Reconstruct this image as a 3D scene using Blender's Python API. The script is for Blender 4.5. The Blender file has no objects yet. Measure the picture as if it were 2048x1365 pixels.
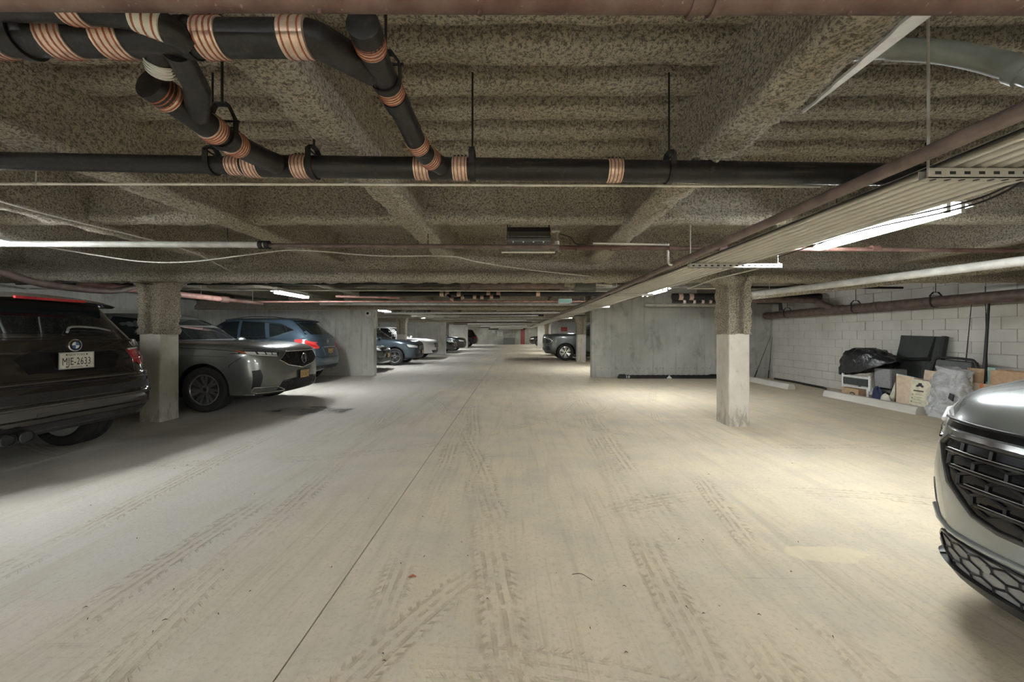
import bpy, bmesh, math, random
from mathutils import Vector, Matrix, noise as mnoise
from mathutils.bvhtree import BVHTree
from math import sin, cos, pi, atan2, hypot, radians

SC = bpy.context.scene
COL = SC.collection
random.seed(7)

# ------------------------------------------------------------------ camera, world, exposure
F, CXP, CYP, CAMH = 780.0, 1028.0, 668.0, 1.33       # focal length in px (2048 frame), vanishing point, eye height
cam = bpy.data.cameras.new('camera'); camo = bpy.data.objects.new('camera', cam); COL.objects.link(camo)
cam.sensor_width = 36; cam.lens = F / 2048 * 36
cam.shift_x = (1024 - CXP) / 2048; cam.shift_y = (CYP - 682.5) / 2048
cam.clip_start = 0.02; cam.clip_end = 200
camo.location = (0, 0, CAMH); camo.rotation_euler = (pi/2, 0, 0)
SC.camera = camo
w = bpy.data.worlds.new('world'); SC.world = w; w.use_nodes = True
w.node_tree.nodes['Background'].inputs[0].default_value = (0.9, 0.95, 1, 1)
w.node_tree.nodes['Background'].inputs[1].default_value = 0.3
vs = SC.view_settings
vs.view_transform = 'Standard'; vs.look = 'None'; vs.gamma = 1; vs.use_curve_mapping = False
vs.exposure = 1.85
SC.cycles.diffuse_bounces = 8; SC.cycles.max_bounces = 14
TUBE_STRENGTH = 52.0                                  # emission of every fluorescent tube

def P(px, py, Y):                                     # photo pixel + depth -> world point
    return Vector(((px - CXP) / F * Y, Y, CAMH + (CYP - py) / F * Y))

# ------------------------------------------------------------------ material helpers
class T:                                              # node tree with tiny expression helpers
    def __init__(s, name):
        s.m = bpy.data.materials.new(name); s.m.use_nodes = True
        s.nt = s.m.node_tree; s.b = s.nt.nodes['Principled BSDF']; s._pos = s._obj = None
    def node(s, typ, **kw):
        n = s.nt.nodes.new('ShaderNode' + typ)
        for k, v in kw.items(): setattr(n, k, v)
        return n
    def put(s, sock, v):
        if isinstance(v, (int, float)):
            sock.default_value = v if sock.type == 'VALUE' else ((v, v, v, 1) if sock.type == 'RGBA' else (v, v, v))
        elif isinstance(v, tuple): sock.default_value = v if len(v) == len(sock.default_value) else (*v, 1)
        else: s.nt.links.new(v, sock)
    def pos(s):
        if not s._pos: s._pos = s.node('NewGeometry').outputs['Position']
        return s._pos
    def obj(s):
        if not s._obj: s._obj = s.node('TexCoord').outputs['Object']
        return s._obj
    def map(s, v, scale=(1, 1, 1), rot=(0, 0, 0), loc=(0, 0, 0)):
        n = s.node('Mapping'); s.put(n.inputs[0], v); n.inputs[1].default_value = loc; n.inputs[2].default_value = rot; n.inputs[3].default_value = scale
        return n.outputs[0]
    def xyz(s, v):
        n = s.node('SeparateXYZ'); s.put(n.inputs[0], v); return n.outputs[0], n.outputs[1], n.outputs[2]
    def comb(s, x, y, z):
        n = s.node('CombineXYZ'); s.put(n.inputs[0], x); s.put(n.inputs[1], y); s.put(n.inputs[2], z); return n.outputs[0]
    def f(s, op, a, b=0.0, c=0.0):
        n = s.node('Math', operation=op); s.put(n.inputs[0], a); s.put(n.inputs[1], b)
        if op in ('MULTIPLY_ADD', 'SMOOTH_MIN', 'SMOOTH_MAX', 'WRAP'): s.put(n.inputs[2], c)
        return n.outputs[0]
    def add(s, a, b): return s.f('ADD', a, b)
    def sub(s, a, b): return s.f('SUBTRACT', a, b)
    def mul(s, a, b): return s.f('MULTIPLY', a, b)
    def noise(s, v, scale, detail=3, rough=.55, dist=0, col=False):
        n = s.node('TexNoise'); s.put(n.inputs['Vector'], v); n.inputs['Scale'].default_value = scale
        n.inputs['Detail'].default_value = detail; n.inputs['Roughness'].default_value = rough; n.inputs['Distortion'].default_value = dist
        return n.outputs['Color' if col else 'Fac']
    def voro(s, v, scale, feat='F1', out='Distance'):
        n = s.node('TexVoronoi', feature=feat); s.put(n.inputs['Vector'], v); n.inputs['Scale'].default_value = scale; return n.outputs[out]
    def rng(s, v, a, b, lo=0., hi=1., smooth=True):
        n = s.node('MapRange', interpolation_type='SMOOTHSTEP' if smooth else 'LINEAR'); s.put(n.inputs[0], v)
        for i, q in enumerate((a, b, lo, hi)): s.put(n.inputs[i + 1], q)
        return n.outputs[0]
    def mix(s, fac, a, b, mode='MIX'):
        n = s.node('Mix', data_type='RGBA', blend_type=mode); s.put(n.inputs[0], fac); s.put(n.inputs[6], a); s.put(n.inputs[7], b); return n.outputs[2]
    def bump(s, h, strength=.5, dist=.01, prev=None):
        n = s.node('Bump'); n.inputs['Strength'].default_value = strength; n.inputs['Distance'].default_value = dist
        s.put(n.inputs['Height'], h)
        if prev is not None: s.put(n.inputs['Normal'], prev)
        return n.outputs[0]
    def set(s, **kw):
        for k, v in kw.items():
            nm = {'color': 'Base Color', 'rough': 'Roughness', 'metal': 'Metallic', 'normal': 'Normal', 'coat': 'Coat Weight', 'coat_rough': 'Coat Roughness',
                  'alpha': 'Alpha', 'trans': 'Transmission Weight', 'emit': 'Emission Color', 'emit_s': 'Emission Strength', 'spec': 'Specular IOR Level', 'ior': 'IOR'}[k]
            s.put(s.b.inputs[nm], v)
        return s.m

def plain(name, color, rough=.5, metal=0., var=.12, scale=30, bump=.0, **kw):
    t = T(name)
    n = t.noise(t.obj(), scale, 4)
    dark = tuple(c * (1 - var) for c in color); lite = tuple(min(1, c * (1 + var)) for c in color)
    c = t.mix(t.rng(n, .3, .7), dark, lite)
    if bump: kw['normal'] = t.bump(n, bump, .005)
    return t.set(color=c, rough=rough, metal=metal, **kw)

def paint(name, color, metal=.35, rough=.32, coat=.85):
    t = T(name)
    dust = t.noise(t.obj(), 3, 2)
    c = t.mix(dust, tuple(x * .95 for x in color), tuple(min(1, x * 1.05) for x in color))
    return t.set(color=c, metal=metal, rough=rough, coat=coat, coat_rough=.04)

# --- concrete floor with dust, tyre tracks and stains
def floor_material():
    t = T('dusty_concrete_floor'); p = t.pos(); X, Y, Z = t.xyz(p)
    big = t.noise(p, .45, 4, .6); mid = t.noise(p, 2.2, 5, .6); fine = t.noise(p, 38, 5, .7)
    streak = t.noise(t.map(p, (4.5, .35, 1)), 1.6, 5, .6, .4)
    warm = t.rng(t.add(t.mul(t.rng(X, -5, 1.5), .62), t.mul(big, .6)), .45, .85)
    base = t.mix(warm, (.54, .52, .465), (.70, .60, .43))
    base = t.mix(t.rng(mid, .35, .75, 0, .55), base, (.50, .46, .38))
    base = t.mix(t.rng(streak, .45, .8, 0, .55), base, (.46, .40, .30))
    s2 = t.noise(t.map(p, (17, .8, 1), (0, 0, .06)), 1.5, 6, .7, .5)
    base = t.mix(t.mul(t.rng(s2, .52, .68), t.mul(t.rng(big, .35, .6), .38)), base, (.36, .29, .19))
    s3 = t.noise(t.map(p, (.6, 16, 1), (0, 0, -.12)), 1.2, 4, .6, .5)
    base = t.mix(t.mul(t.rng(s3, .60, .72), t.mul(t.rng(mid, .5, .65), .4)), base, (.30, .25, .175))
    base = t.mix(t.rng(fine, .48, .74, 0, .5), base, (.38, .34, .27))
    # sparse dark specks
    sp = t.voro(p, 9); spk = t.mul(t.rng(sp, .035, .055, 1, 0), t.rng(t.noise(p, 1.3, 2), .48, .6))
    base = t.mix(t.mul(spk, .7), base, (.10, .085, .06))
    h = t.mul(fine, .5)
    wob = t.mul(t.sub(t.noise(t.map(p, (.6, .6, .6)), 1.1, 2), .5), .16)
    grit = t.rng(t.noise(p, 16, 3, .6), .35, .62)
    tot = None; groove = None
    def track(d, along, wd, k):                        # d: signed distance from the track centre line
        nonlocal tot, groove
        ad = t.f('ABSOLUTE', d)
        m = t.rng(ad, wd * .7, wd, 1, 0)
        rib = t.rng(t.f('SINE', t.mul(d, 2 * pi / (wd * .46))), -.15, .75)
        chev = t.f('SINE', t.add(t.mul(along, 2 * pi / .052), t.mul(ad, 2 * pi / .07)))
        lug = t.mul(t.rng(chev, .0, .7), t.rng(ad, wd * .45, wd * .6))
        v = t.mul(m, t.f('MAXIMUM', t.mul(rib, .8), lug))
        br = t.rng(t.noise(t.comb(t.mul(d, .4), t.mul(along, .5), k), 1.6, 4), .40, .60)
        v = t.mul(v, br)
        tot = v if tot is None else t.f('MAXIMUM', tot, v)
    # (x at Y=0, slope, width): straight runs down the lane
    for k, (x0, sl, bend, wd) in enumerate([(.62, .085, 0, .12), (.95, .05, 0, .13), (1.32, .03, .02, .10), (.05, .02, -.03, .12), (.28, -.20, .008, .13),
                                        (-1.42, -.10, 0, .12), (-1.95, -.05, .01, .12), (-2.6, -.12, 0, .12), (-.55, -.04, 0, .11)]):
        c = t.add(t.add(t.mul(Y, sl), x0), t.add(t.mul(t.mul(Y, Y), bend), wob))
        track(t.sub(X, c), Y, wd, k * 3.7)
    for k, (cx, cy, r, wd) in enumerate([(-3.4, 8.6, 4.6, .11), (3.6, 8.8, 4.2, .10), (.2, 7.6, 1.5, .09), (-.4, -1.6, 3.2, .12), (2.2, 0.2, 3.1, .11), (.9, 7.3, .9, .10)]):
        dx, dy = t.sub(X, cx), t.sub(Y, cy)
        rr = t.f('SQRT', t.add(t.mul(dx, dx), t.mul(dy, dy)))
        track(t.sub(rr, r), t.mul(t.f('ARCTAN2', dy, dx), r), wd, k * 5.1 + 40)
    tm = t.mul(tot, t.mul(grit, t.rng(Y, 16, 5)))
    base = t.mix(t.mul(tm, .62), base, (.33, .25, .145))
    h = t.sub(h, t.mul(tm, .9))
    # oil stain, faint grey patch and wet patch
    def blob(cx, cy, rx, ry, edge=.35):
        q = t.comb(t.mul(t.sub(X, cx), 1 / rx), t.mul(t.sub(Y, cy), 1 / ry), 0)
        n = t.node('VectorMath', operation='LENGTH'); t.put(n.inputs[0], q)
        return t.rng(t.add(n.outputs[1], t.mul(t.sub(t.noise(p, 2.6, 4), .5), 1.5)), 1, 1 - edge)
    oil = t.mul(blob(.9, 20.2, 1.7, 1.5, .8), .6)
    base = t.mix(oil, base, (.10, .075, .045))
    base = t.mix(t.mul(blob(-4.5, 5.2, .6, 2.3, .9), .3), base, (.2, .19, .16))
    wet = t.mul(blob(-3.55, 6.75, .8, .42, .35), t.rng(t.noise(p, 3, 4), .3, .6, .45, 1))
    base = t.mix(t.mul(wet, .75), base, (.09, .085, .07))
    pale = t.mul(blob(1.9, 2.35, .26, .10, .2), .5)
    base = t.mix(pale, base, (.78, .68, .45))
    return t.set(color=base, rough=t.rng(wet, 0, 1, .82, .25), normal=t.bump(h, .75, .008), spec=.3)

def concrete_material(name, a=(.58, .57, .52), b=(.74, .73, .67), vert=True, stain=False):
    t = T(name); p = t.pos()
    big = t.noise(p, .9, 5, .6); st = t.noise(t.map(p, (7, 7, .35)), 1.5, 5, .65); fine = t.noise(p, 45, 4, .7)
    c = t.mix(t.rng(big, .3, .7), a, b)
    if vert: c = t.mix(t.rng(st, .5, .8, 0, .6), c, tuple(x * .5 for x in a))
    c = t.mix(t.rng(st, .42, .2, 0, .4), c, (.68, .67, .62))
    if vert:
        bl = t.noise(t.map(p, (1, 1, .6)), 2.3, 6, .7, .6)
        c = t.mix(t.rng(bl, .50, .72, 0, .55), c, tuple(x * .42 for x in a))
    c = t.mix(t.rng(fine, .55, .8, 0, .5), c, tuple(x * .5 for x in a))
    if stain:
        sc = t.noise(t.map(p, (3, 3, 1)), 4, 5, .65); X_, Y_, Z_ = t.xyz(p)
        c = t.mix(t.mul(t.rng(t.add(sc, t.mul(t.rng(Z_, .45, .0), .16)), .54, .80), .6), c, (.17, .14, .10))
    return t.set(color=c, rough=.85, normal=t.bump(t.add(fine, t.mul(st, .5)), .4, .006), spec=.25)

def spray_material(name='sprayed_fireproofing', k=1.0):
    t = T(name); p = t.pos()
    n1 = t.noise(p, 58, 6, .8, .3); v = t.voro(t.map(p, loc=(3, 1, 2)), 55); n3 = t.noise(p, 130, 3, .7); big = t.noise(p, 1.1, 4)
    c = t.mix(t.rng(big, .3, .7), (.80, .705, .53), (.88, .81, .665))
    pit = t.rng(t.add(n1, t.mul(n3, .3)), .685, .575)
    c = t.mix(t.mul(pit, .78), c, (.155, .125, .08))  # low spots coloured dark, painting the shade of the pits into the spray
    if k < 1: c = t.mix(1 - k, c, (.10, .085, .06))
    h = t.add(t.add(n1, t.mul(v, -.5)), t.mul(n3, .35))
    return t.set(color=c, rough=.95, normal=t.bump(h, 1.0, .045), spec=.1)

def iron_material():
    t = T('black_cast_iron'); o = t.pos()
    n = t.noise(o, 24, 5, .7); s = t.noise(t.map(o, (1, 12, 12)), 3, 4)
    c = t.mix(t.rng(n, .55, .8), (.016, .015, .014), (.075, .062, .048))
    c = t.mix(t.rng(s, .6, .8, 0, .45), c, (.11, .09, .07))
    return t.set(color=c, rough=t.rng(n, .3, .8, .33, .62), metal=.15, normal=t.bump(n, .45, .004))

def red_pipe_material():
    t = T('worn_red_oxide_paint'); o = t.pos(); n = t.noise(o, 3.5, 5, .65); n2 = t.noise(o, 60, 4)
    c = t.mix(t.rng(n, .35, .65), (.075, .030, .022), (.15, .095, .075))
    c = t.mix(t.rng(n2, .64, .74, 0, .6), c, (.36, .30, .26))
    return t.set(color=c, rough=.55, normal=t.bump(n2, .3, .003))

MAT = {}
def build_materials():
    M = MAT
    M['floor'] = floor_material()
    M['concrete'] = concrete_material('stained_concrete')
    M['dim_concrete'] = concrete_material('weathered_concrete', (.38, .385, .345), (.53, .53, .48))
    M['col_concrete'] = concrete_material('pale_column_concrete', (.56, .525, .45), (.74, .705, .62), False, True)
    M['spray'] = spray_material(); M['spray_shaded'] = spray_material('shaded_fireproofing', .38)  # darker copy carries the shade of the far ceiling in its colour
    t = T('painted_concrete_block'); o = t.pos(); n = t.noise(o, 50, 4, .7); b = t.noise(o, 1.4, 4)
    M['block'] = t.set(color=t.mix(t.rng(n, .55, .75, 0, .35), t.mix(t.rng(b, .3, .7), (.60, .575, .51), (.70, .68, .62)), (.40, .38, .33)), rough=.85, normal=t.bump(n, .5, .004))
    M['mortar'] = plain('grey_mortar', (.52, .50, .44), .9, scale=40, bump=.3)
    M['iron'] = iron_material(); M['redpipe'] = red_pipe_material()
    M['pinkpipe'] = plain('faded_pink_pipe_paint', (.45, .24, .2), .5, var=.3, scale=8)
    M['steelband'] = plain('coupling_shield_steel', (.70, .545, .44), .36, .6, .16, 40)
    M['clamp'] = plain('orange_red_clamp_band', (.34, .105, .05), .45, .3, .25, 60)
    M['galv'] = plain('galvanised_conduit', (.56, .54, .48), .42, .55, .06, 5)
    M['rod'] = plain('dark_threaded_rod', (.035, .032, .03), .5, .6)
    M['emt'] = plain('pale_conduit', (.72, .69, .60), .4, .2, .12, 8)
    M['pvc'] = plain('grey_pvc_pipe', (.27, .29, .26), .4, 0, .1, 14)
    M['olive'] = plain('olive_grey_box_paint', (.115, .115, .085), .55)
    M['heater'] = plain('heater_grey_enamel', (.10, .095, .075), .45, .2)
    M['wire'] = plain('white_cable_jacket', (.74, .72, .66), .5)
    M['greypipe'] = plain('grey_insulated_pipe', (.50, .49, .44), .6, 0, .15, 10, .2)
    M['brownpipe'] = plain('dull_brown_pipe', (.16, .115, .095), .5, .1, .25, 10)
    M['white'] = plain('white_enamel', (.8, .8, .78), .4)
    t = T('fluorescent_tube_glow'); M['tube'] = t.set(color=(.9, .95, 1), emit=(.93, .97, 1.0), emit_s=TUBE_STRENGTH)
    M['black'] = plain('black_plastic', (.018, .018, .018), .5, 0, .2, 50)
    M['gloss_black'] = plain('gloss_black_trim', (.01, .01, .011), .14, 0, .1)
    M['glass'] = T('tinted_car_glass').set(color=(.012, .016, .017), rough=.03, spec=.75, coat=.6, coat_rough=.02)
    M['chrome'] = plain('chrome_trim', (.75, .75, .75), .12, 1., .05)
    M['alloy'] = plain('silver_alloy', (.46, .46, .46), .25, .9, .06)
    M['dark_alloy'] = plain('dark_alloy', (.10, .10, .10), .3, .85, .1)
    t = T('tyre_rubber'); n = t.noise(t.obj(), 40, 3)
    M['rubber'] = t.set(color=t.mix(n, (.012, .012, .012), (.035, .033, .03)), rough=.75)
    M['redlens'] = T('red_lamp_lens').set(color=(.40, .018, .02), rough=.1, coat=.8, spec=.7)
    M['redlens2'] = T('bright_red_lens').set(color=(.62, .06, .055), rough=.1, coat=.8)
    M['clearlens'] = T('clear_lamp_lens').set(color=(.80, .81, .80), rough=.2, metal=.1, coat=1.)
    M['darklens'] = T('dark_lamp_housing').set(color=(.05, .055, .06), rough=.1, coat=1.)
    M['amber'] = T('amber_lens').set(color=(.55, .13, .02), rough=.15, coat=.6)
    M['plate_white'] = plain('white_plate', (.72, .70, .62), .4, var=.06)
    M['plate_gold'] = plain('orange_gold_plate', (.70, .42, .12), .4, var=.08)
    M['ink'] = plain('black_ink', (.012, .012, .014), .6); M['navy'] = plain('navy_ink', (.02, .03, .08), .5)
    M['blue'] = plain('blue_enamel', (.05, .15, .36), .3)
    M['cardboard'] = plain('brown_cardboard', (.46, .31, .185), .85, 0, .12, 18, .1)
    M['kraft'] = plain('pale_cardboard', (.66, .52, .38), .85, 0, .1, 14, .1)
    M['carton_in'] = plain('cardboard_inside', (.30, .205, .125), .9)
    M['label_pale'] = plain('pale_printed_label', (.66, .62, .47), .7, 0, .15, 12)
    M['olive_print'] = plain('olive_print', (.36, .34, .12), .7, 0, .3, 25)
    M['tape_blue'] = plain('blue_tape', (.05, .36, .58), .5); M['tape_orange'] = plain('orange_tape', (.85, .28, .12), .5)
    M['brown_ink'] = plain('brown_ink', (.09, .045, .03), .7)
    M['teal'] = plain('pale_teal_card', (.36, .58, .53), .7)
    t = T('black_bin_bag_plastic'); n = t.noise(t.obj(), 9, 4, .6, 1.2)
    M['bag'] = t.set(color=(.022, .023, .025), rough=.24, normal=t.bump(n, .8, .02), spec=.7)
    t = T('charcoal_canvas'); n = t.noise(t.map(t.obj(), (14, 14, 1.2)), 1.5, 4, .6, .8)
    M['canvas'] = t.set(color=t.mix(n, (.032, .038, .033), (.06, .068, .06)), rough=.75, normal=t.bump(n, .7, .03))
    t = T('clear_crinkled_plastic'); n = t.noise(t.obj(), 4.5, 4, .6, 1.2)
    M['clearbag'] = t.set(color=t.mix(t.rng(n, .35, .7), (.50, .51, .50), (.60, .61, .60)), rough=.18, alpha=t.rng(n, .3, .6, .66, .88), normal=t.bump(n, .8, .03), spec=.7)
    M['greybox'] = plain('grey_plastic_bin', (.27, .27, .26), .5)
    M['cream'] = plain('cream_plastic_sack', (.72, .70, .58), .6, 0, .1, 10, .2)
    M['navycloth'] = plain('navy_cloth', (.03, .04, .085), .85, 0, .3, 14, .4)
    M['stop'] = concrete_material('wheel_stop_concrete', (.55, .525, .46), (.72, .69, .62), False)
    M['door_red'] = plain('dull_red_door', (.24, .05, .045), .5)
    M['sign_red'] = plain('red_sign', (.62, .12, .07), .5)
    M['far_conc'] = concrete_material('far_wall_concrete', (.30, .29, .24), (.44, .43, .37))
    M['steel_dark'] = plain('dark_grey_primer', (.11, .115, .105), .55)
    M['steel_bare'] = plain('bare_zinc_flange', (.62, .62, .60), .4, .5, .1, 20, .1)
build_materials()

# ------------------------------------------------------------------ geometry helpers
def wloc(o):
    v = Vector((0, 0, 0))
    while o: v += o.location; o = o.parent
    return v

def frames(path):
    n = len(path); tan = []
    for i in range(n):
        a = path[max(0, i - 1)]; b = path[min(n - 1, i + 1)]
        d = (b - a); tan.append(d.normalized() if d.length > 1e-9 else Vector((0, 0, 1)))
    up = Vector((0, 0, 1)) if abs(tan[0].z) < .9 else Vector((0, 1, 0))
    x = tan[0].cross(up).normalized(); out = []
    for i in range(n):
        x = (x - tan[i] * x.dot(tan[i])).normalized(); out.append((x, tan[i].cross(x)))
    return out

def bez(pts, n=8):                                    # Catmull-Rom through points
    pts = [Vector(p) for p in pts]; q = [pts[0] * 2 - pts[1]] + pts + [pts[-1] * 2 - pts[-2]]; out = []
    for i in range(1, len(q) - 2):
        a, b, c, d = q[i-1], q[i], q[i+1], q[i+2]
        for k in range(n):
            t = k / n
            out.append(.5 * ((2*b) + (c-a)*t + (2*a-5*b+4*c-d)*t*t + (3*b-a-3*c+d)*t**3))
    out.append(pts[-1]); return out

class Geo:
    def __init__(s): s.v = []; s.f = []; s.mi = []; s.cur = 0
    def face(s, *ix): s.f.append(tuple(ix)); s.mi.append(s.cur)
    def tube(s, path, r, seg=12, cap=True):
        path = [Vector(p) for p in path]; fr = frames(path); b = len(s.v); n = len(path)
        for i, p in enumerate(path):
            ri = r[i] if isinstance(r, (list, tuple)) else r
            for k in range(seg):
                a = 2 * pi * k / seg; s.v.append(p + fr[i][0] * cos(a) * ri + fr[i][1] * sin(a) * ri)
        for i in range(n - 1):
            for k in range(seg):
                k2 = (k + 1) % seg
                s.face(b + i*seg + k, b + i*seg + k2, b + (i+1)*seg + k2, b + (i+1)*seg + k)
        if cap:
            s.face(*[b + k for k in range(seg)][::-1]); s.face(*[b + (n-1)*seg + k for k in range(seg)])
        return s
    def box(s, x0, x1, y0, y1, z0, z1, M=None):
        b = len(s.v)
        for z in (z0, z1):
            for x, y in ((x0, y0), (x1, y0), (x1, y1), (x0, y1)):
                p = Vector((x, y, z)); s.v.append(M @ p if M else p)
        for q in ((3,2,1,0), (4,5,6,7), (0,1,5,4), (1,2,6,5), (2,3,7,6), (3,0,4,7)): s.face(*[b + i for i in q])
        return s
    def prism(s, poly, d, M):                          # poly in local xy, extruded along local z by d, transformed by M
        b = len(s.v); n = len(poly)
        for z in (0, d):
            for x, y in poly: s.v.append(M @ Vector((x, y, z)))
        s.face(*[b + i for i in range(n)][::-1]); s.face(*[b + n + i for i in range(n)])
        for i in range(n): s.face(b + i, b + (i+1) % n, b + n + (i+1) % n, b + n + i)
        return s
    def lathe(s, prof, seg=32, M=None, closed=False):  # prof (r, h) about local z
        b = len(s.v); n = len(prof)
        for r, h in prof:
            for k in range(seg):
                a = 2*pi*k/seg; p = Vector((r*cos(a), r*sin(a), h)); s.v.append(M @ p if M else p)
        for i in range(n if closed else n - 1):
            j = (i + 1) % n
            for k in range(seg):
                k2 = (k+1) % seg; s.face(b + i*seg + k, b + i*seg + k2, b + j*seg + k2, b + j*seg + k)
        if not closed:
            if prof[0][0] > 1e-6: s.face(*[b + k for k in range(seg)][::-1])
            if prof[-1][0] > 1e-6: s.face(*[b + (n-1)*seg + k for k in range(seg)])
        return s
    def grid(s, fn, nu, nv, closeu=False):             # fn(i,j) -> point
        b = len(s.v)
        for i in range(nu):
            for j in range(nv): s.v.append(Vector(fn(i, j)))
        for i in range(nu if closeu else nu - 1):
            for j in range(nv - 1):
                i2 = (i + 1) % nu; s.face(b + i*nv + j, b + i2*nv + j, b + i2*nv + j + 1, b + i*nv + j + 1)
        return s
    def obj(s, name, mat, parent=None, local=False, smooth=None, mats=None, bevel=0, at=None):
        me = bpy.data.meshes.new(name)
        if parent is not None: off = Vector((0, 0, 0)) if local else wloc(parent); loc = Vector((0, 0, 0))
        else:
            if at is not None: off = Vector(at)
            else:
                xs = [p[0] for p in s.v]; ys = [p[1] for p in s.v]; off = Vector(((min(xs)+max(xs))/2, (min(ys)+max(ys))/2, min(p[2] for p in s.v)))
            loc = off
        me.from_pydata([tuple(Vector(p) - off) for p in s.v], [], s.f)
        for m in ([mat] + (mats or [])): me.materials.append(MAT[m] if isinstance(m, str) else m)
        if mats: me.polygons.foreach_set('material_index', s.mi)
        me.validate(); 
        if bevel:
            bm = bmesh.new(); bm.from_mesh(me); bmesh.ops.recalc_face_normals(bm, faces=bm.faces)
            bmesh.ops.bevel(bm, geom=[e for e in bm.edges if len(e.link_faces) == 2 and e.calc_face_angle(0) > .6], offset=bevel, segments=2, affect='EDGES', clamp_overlap=True)
            bm.to_mesh(me); bm.free()
        if smooth is not None:
            me.shade_smooth(); me.set_sharp_from_angle(angle=radians(smooth))
        o = bpy.data.objects.new(name, me); COL.objects.link(o); o.location = loc; o.parent = parent
        return o

def tag(o, label, cat, group=None, kind=None):
    if label: o['label'] = label
    if cat: o['category'] = cat
    if group: o['group'] = group
    if kind: o['kind'] = kind
    return o
def empty(name, loc, label=None, cat=None, group=None, rz=0):
    o = bpy.data.objects.new(name, None); o.empty_display_size = .1; COL.objects.link(o); o.location = loc; o.rotation_euler = (0, 0, rz)
    return tag(o, label, cat, group)
def struct(o): o['kind'] = 'structure'; return o
def copy_obj(o, parent=None):
    c = o.copy(); COL.objects.link(c); c.parent = parent; return c
def copy_tree(o, parent=None):
    c = copy_obj(o, parent)
    for ch in list(o.children): copy_tree(ch, c)
    return c
def nz(p, sc, seed=0): return mnoise.noise(Vector((p[0]*sc + seed, p[1]*sc + seed*.7, p[2]*sc - seed)))

_text = {}
def text_geo(txt, size, spacing=1.0, bold=.0):         # text as (verts, faces), centred, in local xy
    key = (txt, size, spacing, bold)
    if key in _text: return _text[key]
    cu = bpy.data.curves.new('lettering', 'FONT'); cu.body = txt; cu.size = size; cu.align_x = 'CENTER'; cu.align_y = 'CENTER'; cu.space_character = spacing; cu.offset = bold
    cu.resolution_u = 2
    ob = bpy.data.objects.new('lettering', cu); COL.objects.link(ob)
    dg = bpy.context.evaluated_depsgraph_get(); me = bpy.data.meshes.new_from_object(ob.evaluated_get(dg))
    r = ([v.co.copy() for v in me.vertices], [tuple(p.vertices) for p in me.polygons])
    bpy.data.objects.remove(ob); bpy.data.meshes.remove(me); bpy.data.curves.remove(cu)
    _text[key] = r; return r
def add_text(g, txt, size, M, sx=1, spacing=1, bold=0):
    v, f = text_geo(txt, size, spacing, bold); b = len(g.v)
    for p in v: g.v.append(M @ Vector((p.x * sx, p.y, 0)))
    for q in f: g.face(*[b + i for i in q])
def basis(o, ex, ey):                                  # matrix with local x=ex, y=ey, z = ex x ey
    ex = Vector(ex).normalized(); ey = Vector(ey).normalized(); ez = ex.cross(ey)
    return Matrix(((ex.x, ey.x, ez.x, o[0]), (ex.y, ey.y, ez.y, o[1]), (ex.z, ey.z, ez.z, o[2]), (0, 0, 0, 1)))
# ------------------------------------------------------------------ structure
XL, XR, YB, YF = -10.0, 7.75, -6.0, 49.0
ZC, ZJ, ZG = 2.75, 2.34, 2.09                          # deck, joist underside, girder underside
# floor slabs with open joints
fl = struct(Geo().box(XL - .3, XR + .3, YB - .3, YF + .3, -.25, -.03).obj('floor', 'mortar', at=(0, 0, 0)))
fl.data.materials[0] = MAT['ink']
ycuts = [YB, 6.05, 18.6, 31.2, YF]; xcuts = [XL, -.92, XR]
for i in range(2):
    for j in range(4):
        Geo().box(xcuts[i] + (.004 if i else 0), xcuts[i+1] - (0 if i else .004), ycuts[j] + .0015, ycuts[j+1] - .0015, -.03, 0).obj('floor_slab', 'floor', fl)
# small dry leaves and debris on the floor
# ceiling deck with ribs across
ceil = struct(Geo().box(XL - .3, XR + .3, YB - .3, YF + .3, ZC + .16, ZC + .35).obj('ceiling', 'concrete', at=(0, 0, ZC)))
def deck(y0, y1, dy, dx, name, mat='spray'):
    ny = int((y1 - y0) / dy) + 1; nx = int((XR - XL) / dx) + 1
    def fn(i, j):
        x = XL + (XR - XL) * i / (nx - 1); y = y0 + (y1 - y0) * j / (ny - 1)
        ph = (y / .267) % 1.0; q = abs(ph - .5) * 2     # 0..1
        z = ZC + .055 * min(1, max(0, (q - .50) / .2)) + .075 * min(1, max(0, (q - .66) / .1)) + .016 * nz((x, y, 0), 3) + .010 * nz((x, y, 5), 9)
        return (x, y, z)
    return Geo().grid(fn, nx, ny).obj(name, mat, ceil, smooth=60)
deck(-1.5, 6.2, .0222, .12, 'ribbed_deck'); deck(6.2, 14, .09, .4, 'ribbed_deck', 'spray_shaded'); deck(14, YF, .25, 1.2, 'ribbed_deck', 'spray_shaded'); deck(YB, -1.5, .25, 1.2, 'ribbed_deck')

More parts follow.
